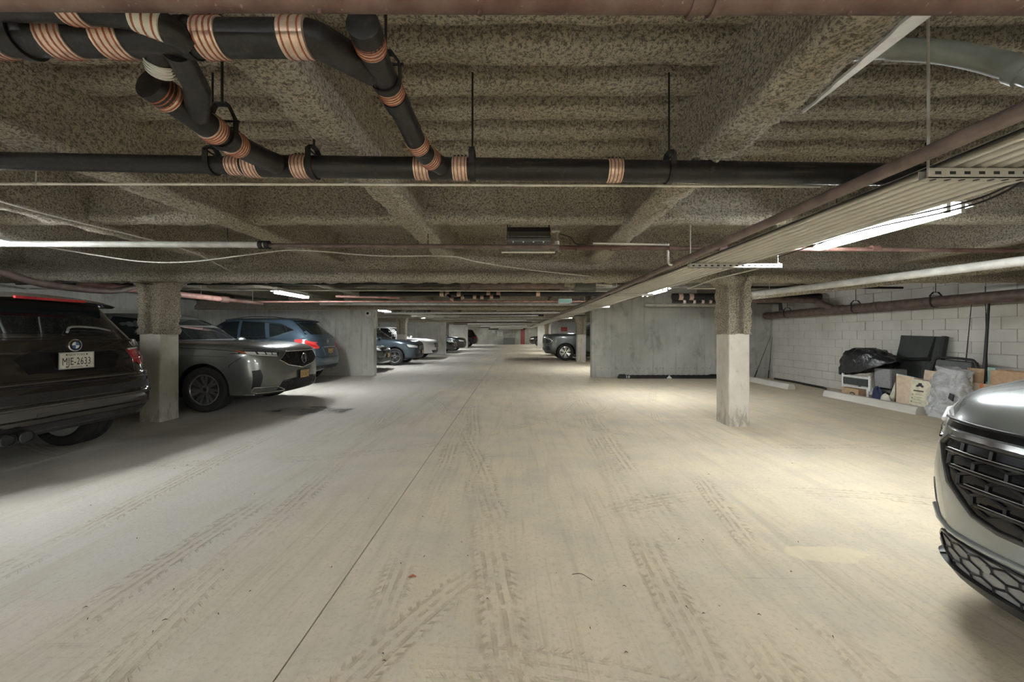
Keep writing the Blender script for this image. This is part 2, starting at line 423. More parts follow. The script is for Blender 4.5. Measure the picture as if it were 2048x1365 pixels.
def sprayed_beam(name, axis, c, a0, a1, zb, hw, t, web, step, amp=.016, mat='spray'):
    prof = []                                          # (u, z) left top -> down -> bottom -> right top
    pts = [(-web, ZC + .14), (-web, zb + t + .05), (-hw + .01, zb + t), (-hw, zb + t * .5), (-hw + .012, zb + .008), (-hw * .5, zb), (hw * .5, zb), (hw - .012, zb + .008), (hw, zb + t * .5), (hw - .01, zb + t), (web, zb + t + .05), (web, ZC + .14)]
    for (u0, z0), (u1, z1) in zip(pts, pts[1:]):
        n = max(1, int(hypot(u1-u0, z1-z0) / max(.03, step * .9)))
        for k in range(n): prof.append((u0 + (u1-u0)*k/n, z0 + (z1-z0)*k/n))
    prof.append(pts[-1]); n = int((a1 - a0) / step) + 1
    def fn(i, j):
        a = a0 + (a1 - a0) * i / (n - 1); u, z = prof[j]
        p = (c + u, a, z) if axis == 'y' else (a, c + u, z)
        d = amp * (nz(p, 7) + .9 * nz(p, 19, 3) + .4 * nz(p, 2, 9)); q = amp * (nz(p, 8, 5) + .8 * nz(p, 21, 8))
        s = 1 if u > 0 else -1
        return (p[0] + (s * d if axis == 'y' else 0), p[1] + (s * d if axis == 'x' else 0), p[2] + q)
    return Geo().grid(fn, n, len(prof)).obj(name, mat, ceil, smooth=70)
JX = [-8.9, -7.2, -5.45, -4.1, -2.63, -.945, 1.17, 3.38, 5.6]
for x in JX:
    near = -5 < x < 4.5
    colb = abs(x + 5.45) < .01
    sprayed_beam('joist', 'y', x, -1.2, 5.7, ZJ, .115, .06, .085, .035 if near else .08)
    sprayed_beam('joist', 'y', x, 5.7, 12.4, ZJ, .115, .06, .085, .16, .016, 'spray_shaded')
    sprayed_beam('joist', 'y', x, 12.4, 44, ZJ, .115, .06, .085, .8, .008, 'spray_shaded')
sprayed_beam('cross_beam', 'x', 3.75, XL, XR, 2.39, .085, .08, .05, .045)
sprayed_beam('girder', 'x', 5.75, XL, XR, ZG, .15, .115, .07, .045, .02)
for y in (9.1, 15.5, 21.8, 28.2, 34.5): sprayed_beam('cross_beam', 'x', y, XL, XR, 2.39, .085, .08, .05, .25, .01, 'spray_shaded')
for y in (12.35, 18.7, 25.1, 31.5, 37.2, 43): sprayed_beam('girder', 'x', y, XL, XR, ZG, .15, .115, .07, .22, .014)
# bare zinc flange edge and grey bracket on the near right joist
g = Geo(); n = 34
def fl_fn(i, j):
    y = 1.04 + (1.75 - 1.04) * i / (n - 1); wdt = (.075 * (1 - i / (n - 1)) + .012 * nz((0, y, 0), 14)) + .004
    return (1.302 - (max(.002, wdt) if j == 1 else 0), y, ZJ - .018 + (.03 if j == 0 and False else 0))
g.grid(fl_fn, n, 2); g.v += [Vector((v.x, v.y, v.z + .012)) for v in g.v]
m = len(g.f)
for q in list(g.f): g.face(*[i + 2*n for i in q][::-1])
for i in range(n - 1): g.face(2*i, 2*n + 2*i, 2*n + 2*i + 2, 2*i + 2); g.face(2*i + 1, 2*i + 3, 2*n + 2*i + 3, 2*n + 2*i + 1)
g.obj('bare_flange', 'steel_bare', ceil)
Geo().box(1.17, 1.305, .96, 1.04, ZJ - .022, ZJ + .06).obj('flange_bracket', 'steel_dark', ceil)

# outer walls
struct(Geo().box(XL - .3, XL, YB, YF, 0, ZC + .16).obj('wall_left', 'concrete'))
struct(Geo().box(XL - .3, XR + .3, YF, YF + .3, 0, ZC + .16).obj('wall_far', 'far_conc'))
struct(Geo().box(XL - .3, XR + .3, YB - .3, YB, 0, ZC + .16).obj('wall_back', 'concrete'))
wr = struct(Geo().box(XR + .02, XR + .32, YB, 11.7, 0, ZC + .16).box(XR, XR + .3, 11.7, YF, 0, ZC + .16).obj('wall_right', 'mortar'))
# concrete blocks of the right wall (running bond)
BL, BH = .4, .2
bproto = {}
def block_mesh(l):
    k = round(l, 3)
    if k not in bproto:
        o = Geo().box(-.02, .03, .004, l - .004, .004, BH - .004).obj('concrete_block', 'block', wr, local=True, bevel=.003)
        bproto[k] = o.data; return o
    o = bpy.data.objects.new('concrete_block', bproto[k]); COL.objects.link(o); o.parent = wr; return o
wo = wr.location
for r in range(13):
    y = 4.4 - (BL / 2 if r % 2 else 0)
    while y < 11.65:
        l = min(BL, 11.68 - y)
        if l > .05:
            o = block_mesh(l); o.location = Vector((XR + .012 + random.uniform(-.002, .002), y, r * BH)) - wo
        y += BL
# stub shear walls
def stub(name, x0, x1, y, mat='concrete'):
    g = Geo().box(x0, x1, y, y + .3, 0, ZC + .16); return struct(g.obj(name, mat, bevel=.012))
wl = [stub('wall_stub_left', XL, -4.45, 12.35), stub('wall_stub_left', XL, -4.45, 25.3), stub('wall_stub_left', XL, -4.4, 37)]
wrs = [stub('wall_stub_right', 2.35, XR, 11.75, 'dim_concrete'), stub('wall_stub_right', 2.4, XR, 25.2), stub('wall_stub_right', 2.2, XR, 36.2)]
# form-tie holes along the near right stub wall
for k in range(22):
    M = basis((2.62 + k * .235, 11.752, .285), (1, 0, 0), (0, 0, 1))
    Geo().lathe([(.0, -.004), (.011, -.004), (.011, .004), (0, .004)], 8, M).obj('tie_hole', 'ink', wrs[0])

# columns: concrete-cased below, sprayed steel section above
def column(x0, x1, y0, y1, ztop, zc, label, fine=True):
    e = empty('column', ((x0+x1)/2, (y0+y1)/2, 0), label, 'column', 'columns beside the lane')
    st = .05 if fine else .2
    def rr(x0, x1, y0, y1, c, n=4):
        out = []
        for cx, cy, a0 in ((x1-c, y1-c, 0), (x0+c, y1-c, pi/2), (x0+c, y0+c, pi), (x1-c, y0+c, 1.5*pi)):
            for k in range(n + 1): out.append((cx + c*cos(a0 + pi/2*k/n), cy + c*sin(a0 + pi/2*k/n)))
        return out
    pr = rr(x0, x1, y0, y1, .025); nzs = max(2, int(zc / st))
    def lower(i, j):
        z = zc * j / (nzs - 1); x, y = pr[i]; cx, cy = (x0+x1)/2, (y0+y1)/2
        k = 1 + .02 * max(0, 1 - z / .12) + .006 * nz((x, y, z), 6); return (cx + (x-cx)*k, cy + (y-cy)*k, z)
    g = Geo().grid(lower, len(pr), nzs, True); b = len(g.v); 
    g.face(*[i*nzs + nzs - 1 for i in range(len(pr))])
    g.obj('concrete_casing', 'col_concrete', e, smooth=40)
    # sprayed H section
    d = .005; X0, X1, Y0, Y1 = x0 - d, x1 + d, y0 - d, y1 + d; fx = (X1-X0) * .31
    H = [(X0, Y0), (X0 + fx, Y0), (X0 + fx + .015, Y0 + .10), (X1 - fx - .015, Y0 + .10), (X1 - fx, Y0), (X1, Y0), (X1, Y1), (X1 - fx, Y1), (X1 - fx - .02, Y1 - .07), (X0 + fx + .02, Y1 - .07), (X0 + fx, Y1), (X0, Y1)]
    ring = []
    for (a, b_), (c, d_) in zip(H, H[1:] + H[:1]):
        n = max(1, int(hypot(c-a, d_-b_) / (.025 if fine else .2)))
        for k in range(n): ring.append((a + (c-a)*k/n, b_ + (d_-b_)*k/n))
    nh = max(2, int((ztop - zc) / (.025 if fine else .2)))
    def upper(i, j):
        z = zc - .01 + (ztop - zc + .01) * j / (nh - 1); x, y = ring[i]; cx, cy = (x0+x1)/2, (y0+y1)/2; L = hypot(x-cx, y-cy)
        d = (.022 * nz((x, y, z), 8) + .020 * nz((x, y, z), 20, 4) + .006) if fine else 0
        fl_ = .10 * max(0, (z - ztop + .16) / .16) ** 2
        return (x + (x-cx)/L*(d + fl_), y + (y-cy)/L*(d + fl_), z)
    g = Geo().grid(upper, len(ring), nh, True); g.face(*[i*nh for i in range(len(ring))][::-1])
    g.obj('fireproofed_shaft', 'spray', e, smooth=70)
    return e
column(-5.64, -5.32, 5.86, 6.2, ZG + .05, 1.33, 'concrete and sprayed column between the black SUV and dark grey SUV')
column(3.08, 3.38, 5.58, 5.95, ZG + .05, 1.33, 'concrete and sprayed column standing alone before the grey shear wall')
column(-5.64, -5.24, 18.75, 19.1, ZG + .05, 1.3, 'far concrete column in front of the white SUV', False)
column(2.96, 3.36, 18.2, 18.6, ZG + .05, 1.3, 'concrete column in front of the dark green-grey pickup-nosed SUV', False)
column(-5.6, -5.24, 31.4, 31.75, ZG + .05, 1.3, 'distant column behind second left shear wall', False)
column(2.5, 2.8, 31.4, 31.7, ZG + .05, 1.3, 'distant slim column behind right shear wall', False)

# ------------------------------------------------------------------ fluorescent strip lights
def fixture(x, y, label, z=2.215, L=1.2, parent=None):
    e = empty('strip_light', (x, y, z), label, 'light', 'fluorescent strip lights')
    W = .125
    pr = [(-W, .0), (-W + .03, .035), (-.035, .05), (-.035, .085), (.035, .085), (.035, .05), (W - .03, .035), (W, .0), (W - .006, -.002), (.03, .028), (-.03, .028), (-W + .006, -.002)]
    M = Matrix(((1, 0, 0, x), (0, 0, 1, y), (0, 1, 0, z), (0, 0, 0, 1)))
    Geo().prism(pr, L, M).obj('housing', 'white', e)
    for s in (-1, 1):
        Geo().tube([(x + s*.05, y + .03, z - .024), (x + s*.05, y + L - .03, z - .024)], .019, 12).obj('tube', 'tube', e)
        for yy in (y + .012, y + L - .012): Geo().box(x + s*.05 - .014, x + s*.05 + .014, yy - .012, yy + .012, z - .045, z + .03).obj('lamp_holder', 'white', e)
    for yy in (y + .2, y + L - .2): Geo().tube([(x, yy, z + .08), (x, yy, ZC)], .004, 6).obj('hanger_rod', 'rod', e)
    return e
RX, LX = 3.06, -4.95
rlab = ['strip light beside the conduit rack before the near right column', 'strip light under the conduit rack in front of the grey shear wall']
for k, y in enumerate([2.7, 7.6, 13.8, 20, 26.5, 33, 39.5, 45.5]):  # row runs on to the far wall, its last light added to brighten it
    fixture(RX if k != 1 else 2.95, y, rlab[k] if k < 2 else 'small distant strip light in the row above the right hand bays')
llab = ['strip light above the black SUV', 'strip light hanging in front of the left shear wall above the blue SUV']
for k, y in enumerate([2.55, 8.1, 14.3, 20.2, 26.5, 33, 39.5, 45.5]):  # last light of this row also added for the far wall
    fixture(LX, y, llab[k] if k < 2 else 'small distant strip light in the row above the left hand bays')
# unseen strips added behind the camera as fill; outer ones carry on the rows
for x in (RX, -1.0, LX): fixture(x, -2.9, 'unseen strip light behind the foreground of the lane')
for x in (-4.2, 1.2):                                   # unseen strips added crosswise to light camera-facing surfaces
    e_ = fixture(x, -5.2, 'unseen added strip light turned crosswise behind the foreground'); e_.rotation_euler = (0, 0, -pi/2)
# ------------------------------------------------------------------ pipes, conduits and services
def coupling(parent, c, d, r, L=.08, bands=4, mat='steelband', band='clamp'):
    c = Vector(c); d = Vector(d).normalized()
    o = Geo().tube([c - d*L/2, c + d*L/2], r + .0045, 20).obj('coupling', mat, parent, smooth=40)
    sx = d.cross(Vector((0, 0, 1))).normalized()
    for k in range(bands):
        q = c + d * (L * (k + .5) / bands - L/2)
        g = Geo().tube([q - d*.0024, q + d*.0024], r + .0062, 20)
        g.obj('clamp_band', band, o, smooth=40)
    g = Geo()
    for k in range(bands):                             # worm-drive screw housings
        q = c + d * (L * (k + .5) / bands - L/2) + Vector((0, 0, 1)) * (r + .008)
        g.tube([q - sx*.012, q + sx*.012], .006, 6)
    g.obj('clamp_screw', 'rod', o)
    return o
def clevis(c, d, r, ztop, label, yoke=.05, group='pipe hangers', rodr=.0055):
    c = Vector(c); d = Vector(d); d.z = 0; d.normalize(); s = Vector((-d.y, d.x, 0))
    e = empty('clevis_hanger', c - Vector((0, 0, r)), label, 'hanger', group)
    M = Matrix(((s.x, 0, d.x, c.x), (s.y, 0, d.y, c.y), (0, 1, 0, c.z), (0, 0, 0, 1)))
    out = []; inn = []; R = r + .009
    for k in range(25):
        a = pi + pi*k/24; out.append((R*cos(a), R*sin(a))); inn.append(((R-.006)*cos(a), (R-.006)*sin(a)))
    hh = r + yoke; zs = max(hh*.45, r + .018)
    out = [(-R, zs), *out, (R, zs), (R*.45, hh), (-R*.45, hh)]
    b = [(-R*.40, hh-.008), (R*.40, hh-.008), (R-.008, zs - .002), *inn[::-1], (-R+.008, zs - .002)]
    poly = out; Mz = M @ Matrix.Translation((0, 0, -.014))
    g = Geo(); n = len(out); inner = [(-R+.006, zs - .002), *inn, (R-.006, zs - .002), (R*.40, hh-.008), (-R*.40, hh-.008)]
    bidx = len(g.v)
    for z in (0, .028):
        for q in out: g.v.append(Mz @ Vector((q[0], q[1], z)))
        for q in inner: g.v.append(Mz @ Vector((q[0], q[1], z)))
    m = 2*n
    for i in range(n):
        j = (i+1) % n
        g.face(i, j, n+j, n+i); g.face(m+i, m+n+i, m+n+j, m+j); g.face(i, m+i, m+j, j); g.face(n+i, n+j, m+n+j, m+n+i)
    g.obj('strap', 'rod', e, smooth=30)
    Geo().tube([c + s*(R+.012) + Vector((0, 0, r + .013)), c - s*(R+.012) + Vector((0, 0, r + .013))], .005, 8).obj('cross_bolt', 'rod', e)
    Geo().tube([c + Vector((0, 0, hh-.012)), Vector((c.x, c.y, ztop))], rodr, 8).obj('rod', 'rod', e)
    return e
def run(name, path, r, mat, label, cat='pipe', group=None, seg=16):
    return tag(Geo().tube(path, r, seg).obj(name, mat, smooth=40), label, cat, group)
IZ = Vector((0, 0, 1))

# main black drain across the lane
def mainp(px): 
    Y = 2.12; y = 334 + (px - 640) * 16 / 1190 if px > 560 else 322 + px * 11 / 560
    return P(px, y, Y)
e = empty('cast_iron_drain', mainp(900), 'long black cast iron drain crossing the lane with rusty banded couplings', 'pipe')
Geo().tube([mainp(500), mainp(700), mainp(1100), mainp(1500), mainp(2120), mainp(3600)], .0575, 24).obj('pipe_run', 'iron', e, smooth=40)
Geo().tube([P(-2500, 321, 2.12), mainp(0), mainp(300), mainp(478)], .0465, 24).obj('pipe_run', 'iron', e, smooth=40)
Geo().tube([mainp(470), mainp(488), mainp(500)], [.0465, .050, .0575], 24).obj('reducer', 'iron', e, smooth=40)
for px in (473, 508, 604, 845, 921, 1228):
    coupling(e, mainp(px), (1, 0, 0), .047 if px < 500 else .0575, .078 if px > 520 else .075)
for px, lab in ((425, 'black clevis hanger on the slim end of the main drain beside the reducer'), (628, 'black clevis hanger on the main drain beside the left branch joint'),
                (945, 'black clevis hanger with long rod beside the right branch joint'), (1338, 'black clevis hanger on the main drain near the right beam')):
    clevis(mainp(px), (1, 0, 0), .047 if px < 500 else .0575, ZC, lab)
# fireproofing slopped over the main drain under the right beam
def slop(i, j):
    u = i/24; edge = .15 + .5*abs(2*u - 1)**1.5 + .35*nz((u*6, 0, 0), 1.3, 2); a0 = pi/2 - (1.25 - edge); a = a0 + (pi*.62 - a0) * j/12
    c = mainp(1383 + 92*u); rr = .059 + .010*(1 + nz((i*.5, j*.5, 0), 1.0))
    return (c.x, c.y - rr*cos(a), c.z + rr*sin(a))
tag(Geo().grid(slop, 25, 13).obj('fireproofing_splash', 'spray', smooth=60), 'lump of sprayed fireproofing clinging to the main drain', 'fireproofing')

def along(path, t):
    L = [0]
    for a, b in zip(path, path[1:]): L.append(L[-1] + (b - a).length)
    s = t * L[-1]
    for i in range(len(path) - 1):
        if s <= L[i+1] or i == len(path) - 2:
            u = (s - L[i]) / max(1e-6, L[i+1] - L[i]); return path[i].lerp(path[i+1], u), (path[i+1] - path[i]).normalized()
def branch(name, pts, r, label, coups, cap=True, n=6, smooth_path=True):
    path = bez(pts, n) if smooth_path else [Vector(p) for p in pts]
    e = empty(name, path[len(path)//2], label, 'pipe')
    Geo().tube(path, r, 24).obj('pipe_run', 'iron', e, smooth=45)
    if cap:
        d = (path[1] - path[0]).normalized()
        Geo().tube([path[0] - d*.012, path[0] - d*.009, path[0] + d*.05], [r*.97, r + .005, r + .006], 24).obj('end_cap', 'iron', e, smooth=40)
    for t, L in coups:
        c, d = along(path, t); coupling(e, c, d, r + (.0), L)
    return e, path
def t_at(path, py):                                    # fraction of the path where it passes photo row py
    best = min(range(401), key=lambda k: abs(CYP - (along(path, k/400)[0].z - CAMH) * F / along(path, k/400)[0].y - py)); return best / 400
def branch_at(name, pts, r, label, coups):
    path = bez(pts, 6); return branch(name, pts, r, label, [(t_at(path, y), L) for y, L in coups])
# right branch with blanked end, its last coupling in front of the main drain
e2, p2 = branch_at('branch_drain', [P(727, 52, 1.23), P(752, 118, 1.37), P(785, 188, 1.56), P(812, 240, 1.71), P(834, 286, 1.87), P(856, 314, 1.96), P(884, 333, 2.06)], .047,
                'black capped branch drain dropping into the middle of the main drain', [(84, .055), (180, .05), (288, .05), (317, .05)])
c, d = along(p2, t_at(p2, 203)); Geo().tube([c - d*.03, c + d*.03], .052, 24).obj('hub', 'iron', e2, smooth=40)
c, d = along(p2, t_at(p2, 160)); clevis(c, d, .047, ZC, 'black clevis hanger around the capped middle branch drain', .06)
# left branch with blanked end, entering the main drain just before a coupling
e3, p3 = branch_at('branch_drain', [P(303, 170, 1.40), P(370, 218, 1.52), P(430, 262, 1.66), P(468, 287, 1.78), P(512, 310, 1.93), P(536, 321, 2.01), P(556, 329, 2.06)], .052,
                'black capped branch drain slanting into the left of the main drain', [(187, .055), (258, .05), (287, .055)])
c, d = along(p3, t_at(p3, 272)); clevis(c, d, .052, ZC, 'black clevis hanger with wide yoke on the left branch drain', .09)
# upper drain with elbow into the middle branch
YU = 1.21
ue, up = branch('upper_drain', [P(-220, 74, YU), P(0, 75, YU), P(200, 76, YU), P(400, 77, YU), P(575, 77, YU + .003), P(630, 80, 1.23), P(692, 112, 1.35), P(747, 141, 1.435)], .053,
                'thick black upper drain with copper-toned couplings and an elbow at its end', [], False)
for px in (-14, 130, 236, 596): coupling(ue, P(px, 76, YU), (1, 0, 0), .053, .08 if px != 596 else .078, 3 if px == 596 else 4)
coupling(ue, P(428, 77, YU), (1, 0, 0), .053, .072, 4)
Geo().tube([P(369, 77, YU), P(387, 77, YU)], .059, 24).obj('hub', 'iron', ue, smooth=40)
clevis(P(48, 75, YU), (1, 0, 0), .053, ZC, 'black clevis hanger on the upper drain near its outer end', .08)
lp = bez([P(378, 88, 1.19), P(335, 58, 1.145), P(270, 30, 1.115), P(150, 15, 1.10), P(-40, 8, 1.095)], 5)
Geo().tube(lp, .040, 20).obj('lateral', 'iron', ue, smooth=45)
c, d = along(lp, .17); coupling(ue, c, d, .040, .07, 3, 'plate_white', 'clamp')
c, d = along(lp, .52); coupling(ue, c, d, .040, .06, 3)
Geo().tube([P(316, 90, 1.215), P(323, 146, 1.285)], .036, 20).obj('drop_stub', 'iron', ue, smooth=40)
coupling(ue, P(321, 130, 1.265), P(323, 146, 1.285) - P(316, 90, 1.215), .036, .045, 4, 'chrome', 'galv')
Geo().tube([P(352, 100, 1.22), P(394, 176, 1.38), along(p3, t_at(p3, 236))[0]], .040, 20).obj('wye_leg', 'iron', ue, smooth=40)
c, d = along(lp, .72); Geo().box(c.x - .012, c.x + .012, c.y - .03, c.y + .03, c.z + .03, ZC + .08).obj('strut', 'rod', ue)

# red-brown sprinkler main at the top of the view
e = empty('sprinkler_main', (0, 1, 2.15), 'dusty red-brown sprinkler main crossing closest overhead', 'pipe')
Geo().tube([(-9.9, 1, 2.18), (-2.6, 1, 2.205), (0, 1, 2.19), (2.6, 1, 2.186), (7.7, 1, 2.18)], .033, 20).obj('pipe_run', 'redpipe', e, smooth=40)
for px in (1385, 1428): Geo().tube([P(px - 6, 0, 1) * 1, P(px + 6, 0, 1)], .037, 20).obj('fitting', 'redpipe', e, smooth=40)
for px in (640, 960, 1700): Geo().tube([P(px, 18, 1) , P(px, 30, 1)], .006, 8).obj('bolt', 'redpipe', e)
# thin pale conduit below the main drain
e = empty('pale_conduit', P(700, 370, 2.2), 'thin pale conduit strung below the black main drain', 'conduit')
Geo().tube([P(-2400, 365, 2.2), P(700, 369, 2.2), P(1640, 373, 2.2)], .0075, 10).obj('pipe_run', 'emt', e, smooth=40)
for px in (72, 380, 694): Geo().tube([P(px - 4, 367, 2.2), P(px + 4, 367, 2.2)], .012, 10).obj('coupler', 'galv', e, smooth=40)
for px in (72, 694): Geo().tube([P(px, 367, 2.2), P(px, 340, 2.2)], .004, 6).obj('support_clip', 'galv', e)

# sprinkler line across the bay
e = empty('sprinkler_line', P(700, 490, 3.95), 'sprinkler line with pale, brown and red lengths crossing below the cross beam', 'pipe')
Geo().tube([P(-900, 485, 3.95), P(530, 490, 3.95)], .031, 16).obj('pipe_run', 'greypipe', e, smooth=40)
Geo().tube([P(530, 491, 3.95), P(1118, 494, 3.95)], .022, 16).obj('pipe_run', 'brownpipe', e, smooth=40)
Geo().tube([P(1118, 495, 3.95), P(1500, 498, 3.95), P(2250, 503, 3.95), P(2550, 505, 3.95)], .0215, 16).obj('pipe_run', 'redpipe', e, smooth=40)
for px in (523, 535): Geo().tube([P(px - 4, 490, 3.95), P(px + 4, 490, 3.95)], .042, 16).obj('grooved_coupling', 'rod', e, smooth=40)
for px in (1160, 1230, 1345, 1445, 1750): Geo().tube([P(px - 8, 497, 3.95), P(px + 8, 497, 3.95)], .029, 16).obj('fitting', 'redpipe', e, smooth=40)
Geo().tube(bez([P(1336, 488, 3.95), P(1336, 515, 3.95), P(1338, 528, 3.9), P(1344, 530, 3.9)], 4), .011, 10).obj('drop_pipe', 'emt', e, smooth=40)
Geo().tube([P(1186, 487, 3.95), P(1338, 490, 3.95)], .010, 10).obj('side_conduit', 'emt', e, smooth=40)
for px in (455, 856, 1020): 
    Geo().tube([P(px, 478, 3.95), (P(px, 478, 3.95).x, 3.95, ZC)], .004, 6).obj('hanger_rod', 'rod', e)
    Geo().tube([P(px, 480, 3.95), P(px, 502, 3.95)], .008, 8).obj('sprinkler_head', 'brownpipe', e)
run('pale_rod', [P(1003, 505, 3.9), P(1110, 505, 3.9)], .008, 'emt', 'short pale rod below the grey unit heater', 'conduit', seg=8)

# unit heater hung from the deck
c = P(1057, 478, 4.35); hx = c.x
e = empty('unit_heater', (hx, 4.35, 2.27), 'grey gas unit heater with louvred front hung on two rods', 'heater')
M = Matrix(((0, 0, 1, hx - .24), (1, 0, 0, 4.35), (0, 1, 0, 2.27), (0, 0, 0, 1)))
Geo().prism([(-.10, .0), (.16, .0), (.16, .235), (-.06, .235), (-.06, .14), (-.10, .10)], .48, M).obj('casing', 'heater', e, bevel=.006)
Geo().box(hx - .235, hx + .235, 4.285, 4.30, 2.455, 2.50).obj('top_vent', 'ink', e)
for k in range(3): Geo().box(hx - .235, hx + .235, 4.27 - .012*k, 4.285 - .012*k, 2.395 - .028*k, 2.40 - .028*k).obj('louvre', 'greybox', e)
for k in range(4): Geo().tube([(hx - .17 + .11*k, 4.243, 2.33), (hx - .17 + .11*k, 4.255, 2.33)], .009, 8).obj('screw', 'emt', e)
Geo().box(hx + .03, hx + .15, 4.245, 4.252, 2.275, 2.305).obj('rating_plate', 'olive', e)
for s in (-1, 1):
    Geo().box(hx + s*.27 - .012, hx + s*.27 + .012, 4.2, 4.25, 2.265, 2.30).obj('bracket', 'emt', e)
    xx = hx + s * .235
    Geo().tube([(xx, 4.42, 2.49), (xx, 4.42, ZC + .1)], .006, 8).obj('rod', 'rod', e)
    def lump(i, j):
        a = 2*pi*i/14; z = 2.585 + .13*j/9; r = .015 + .035 * sin(pi*j/9) * (1 + .8*nz((i*.9, j*.9, s*5), .7)); return (xx + r*cos(a), 4.42 + r*sin(a), z)
    Geo().grid(lump, 14, 10, True).obj('sprayed_clamp', 'spray', e)
e = empty('gas_valve', P(1113, 512, 4.1), 'gas valve train beside the unit heater', 'valve')
Geo().tube([P(1114, 455, 4.1), P(1113, 512, 4.1)], .016, 10).obj('riser', 'brownpipe', e, smooth=40)
for py in (458, 488, 497): Geo().tube([P(1114, py - 5, 4.1), P(1114, py + 5, 4.1)], .026, 10).obj('union', 'galv', e, smooth=40)
Geo().tube([P(1103, 462, 4.1), P(1119, 462, 4.1)], .022, 10).obj('valve_body', 'galv', e, smooth=40)
run('flex_cable', bez([P(1119, 468, 4.1), P(1140, 475, 4.1), P(1152, 488, 4.05), P(1172, 489, 4.0)], 6), .005, 'rod', 'thin dark cable looping from the gas valve', 'cable', seg=6)

# conduit rack along the right of the lane
e = empty('conduit_rack', (2.0, 4, 2.0), 'rack of parallel galvanised conduits running down the right of the lane', 'conduit')
for k in range(8):
    x = 1.79 + .068 * k; r = (.0235 + .002*(k % 2)) if k not in (0, 7) else .013
    pts = [(x + .004*sin(k), y, 2.012 + r) for y in (-1.5, 1.8, 3.8, 6, 12)] + [(x - .08, 22, 2.0 + r), (x - .12, 48.98, 1.99 + r)]
    Geo().tube(pts, r, 12).obj('conduit', 'galv', e, smooth=40)
for k in range(3):
    x = 1.735 + .014*k; Geo().tube([(x, -1.5, 2.06 + .01*k), (x, 1.8, 2.02 + .008*k), (x, 3.8, 2.02 + .008*k), (x, 6, 2.03), (x, 12, 2.03), (x - .08, 22, 2.02), (x - .12, 48.98, 2.01)], .006, 6).obj('cable', 'emt' if k else 'rod', e)
for yy, x0, x1 in ((1.60, 1.70, 2.52), (3.78, 1.70, 2.60), (6.6, 1.72, 2.36), (9.6, 1.72, 2.36), (13, 1.72, 2.36), (17, 1.72, 2.36)):
    ch = Geo().box(x0, x1, yy, yy + .041, 1.97, 1.974).box(x0, x1, yy, yy + .003, 1.97, 2.011).box(x0, x1, yy + .038, yy + .041, 1.97, 2.011).obj('strut_channel', 'galv', e)
    if yy < 5:
        for k in range(int((x1 - x0) / .06)):
            Geo().lathe([(0, 0), (.011, 0), (.011, .001), (0, .001)], 8, basis((x0 + .04 + .06*k, yy + .02, 1.9685), (1, 0, 0), (0, 1, 0))).obj('slot', 'ink', ch)
            Geo().box(x0 + .028 + .06*k, x0 + .052 + .06*k, yy - .0012, yy + .0005, 1.985, 1.997).obj('slot', 'ink', ch)
    for xx in (x0 + .02, x1 - .03): Geo().tube([(xx, yy + .02, 1.97), (xx, yy + .02, ZC + .1)], .005, 6).obj('hanger_rod', 'galv', e)
run('brown_pipe', [(1.66, -1.2, 2.06), (1.645, 2, 2.05), (1.645, 5, 2.045), (1.64, 12, 2.04), (1.55, 22, 2.02), (1.5, 48.98, 2.0)], .029, 'brownpipe', 'brown pipe running down the lane beside the conduit rack')
c = P(1857, 290, 1.95); run('service_rod', [c, (c.x, c.y, ZC + .08)], .006, 'galv', 'steel hanger rod in front of the curved grey pipe', 'rod', seg=8)
for k in range(3):
    run('loose_cable', bez([P(2090, 316 + 9*k, 1.7), P(2000, 371 + 9*k, 1.9), P(1900, 404 + 9*k, 2.15), P(1700, 452 + 8*k, 2.85), P(1555, 505 + 5*k, 3.75)], 8), .005, 'rod' if k else 'emt', 'dark loose cable drooping under the conduit rack' if k else 'pale loose cable drooping under the conduit rack', 'cable', 'cables under the conduit rack', 6)
run('small_conduit', [(2.585, 3.80, 2.015), P(1430, 558, 5.0), P(1375, 578, 6.2)], .008, 'emt', 'small pale conduit slanting from the strut to the column head', 'conduit', seg=8)
e = empty('curved_pipe', P(1960, 118, 1.62), 'grey plastic pipe curving out above the right beam', 'pipe')
Geo().tube(bez([Vector((1.22, 1.86, 2.63)), P(1740, 98, 1.80), P(1800, 100, 1.77), P(1880, 104, 1.69), P(1960, 118, 1.62), P(2040, 140, 1.53), P(2140, 175, 1.44)], 6), .044, 16).obj('pipe_run', 'pvc', e, smooth=40)
Geo().tube([P(2030, 137, 1.54), P(2052, 144, 1.515)], .052, 20).obj('pipe_socket', 'pvc', e, smooth=40)

# cables strung on the left
run('white_cable', bez([P(-60, 385, 2.62), P(60, 420, 2.8), P(170, 448, 3.25), P(250, 467, 3.78), P(292, 478, 3.98), P(330, 488, 4.15), P(400, 511, 4.7), P(470, 548, 5.63)], 6), .006, 'wire', 'white cable slanting down over the black SUV to the girder', 'cable', seg=6)
run('white_cable', bez([Vector((-5.4, 4.1, 2.34)), P(70, 490, 4.15), P(200, 512, 4.35), P(290, 524, 4.4), P(380, 524, 4.4), P(480, 512, 4.4), P(572, 501, 4.4), P(640, 503, 4.4), P(760, 512, 4.5), P(900, 513, 4.6), P(960, 525, 4.85), P(1060, 540, 5.2), P(1190, 554, 5.63)], 6), .007, 'wire', 'long white cable sagging along the girder to the conduit rack', 'cable', seg=6)

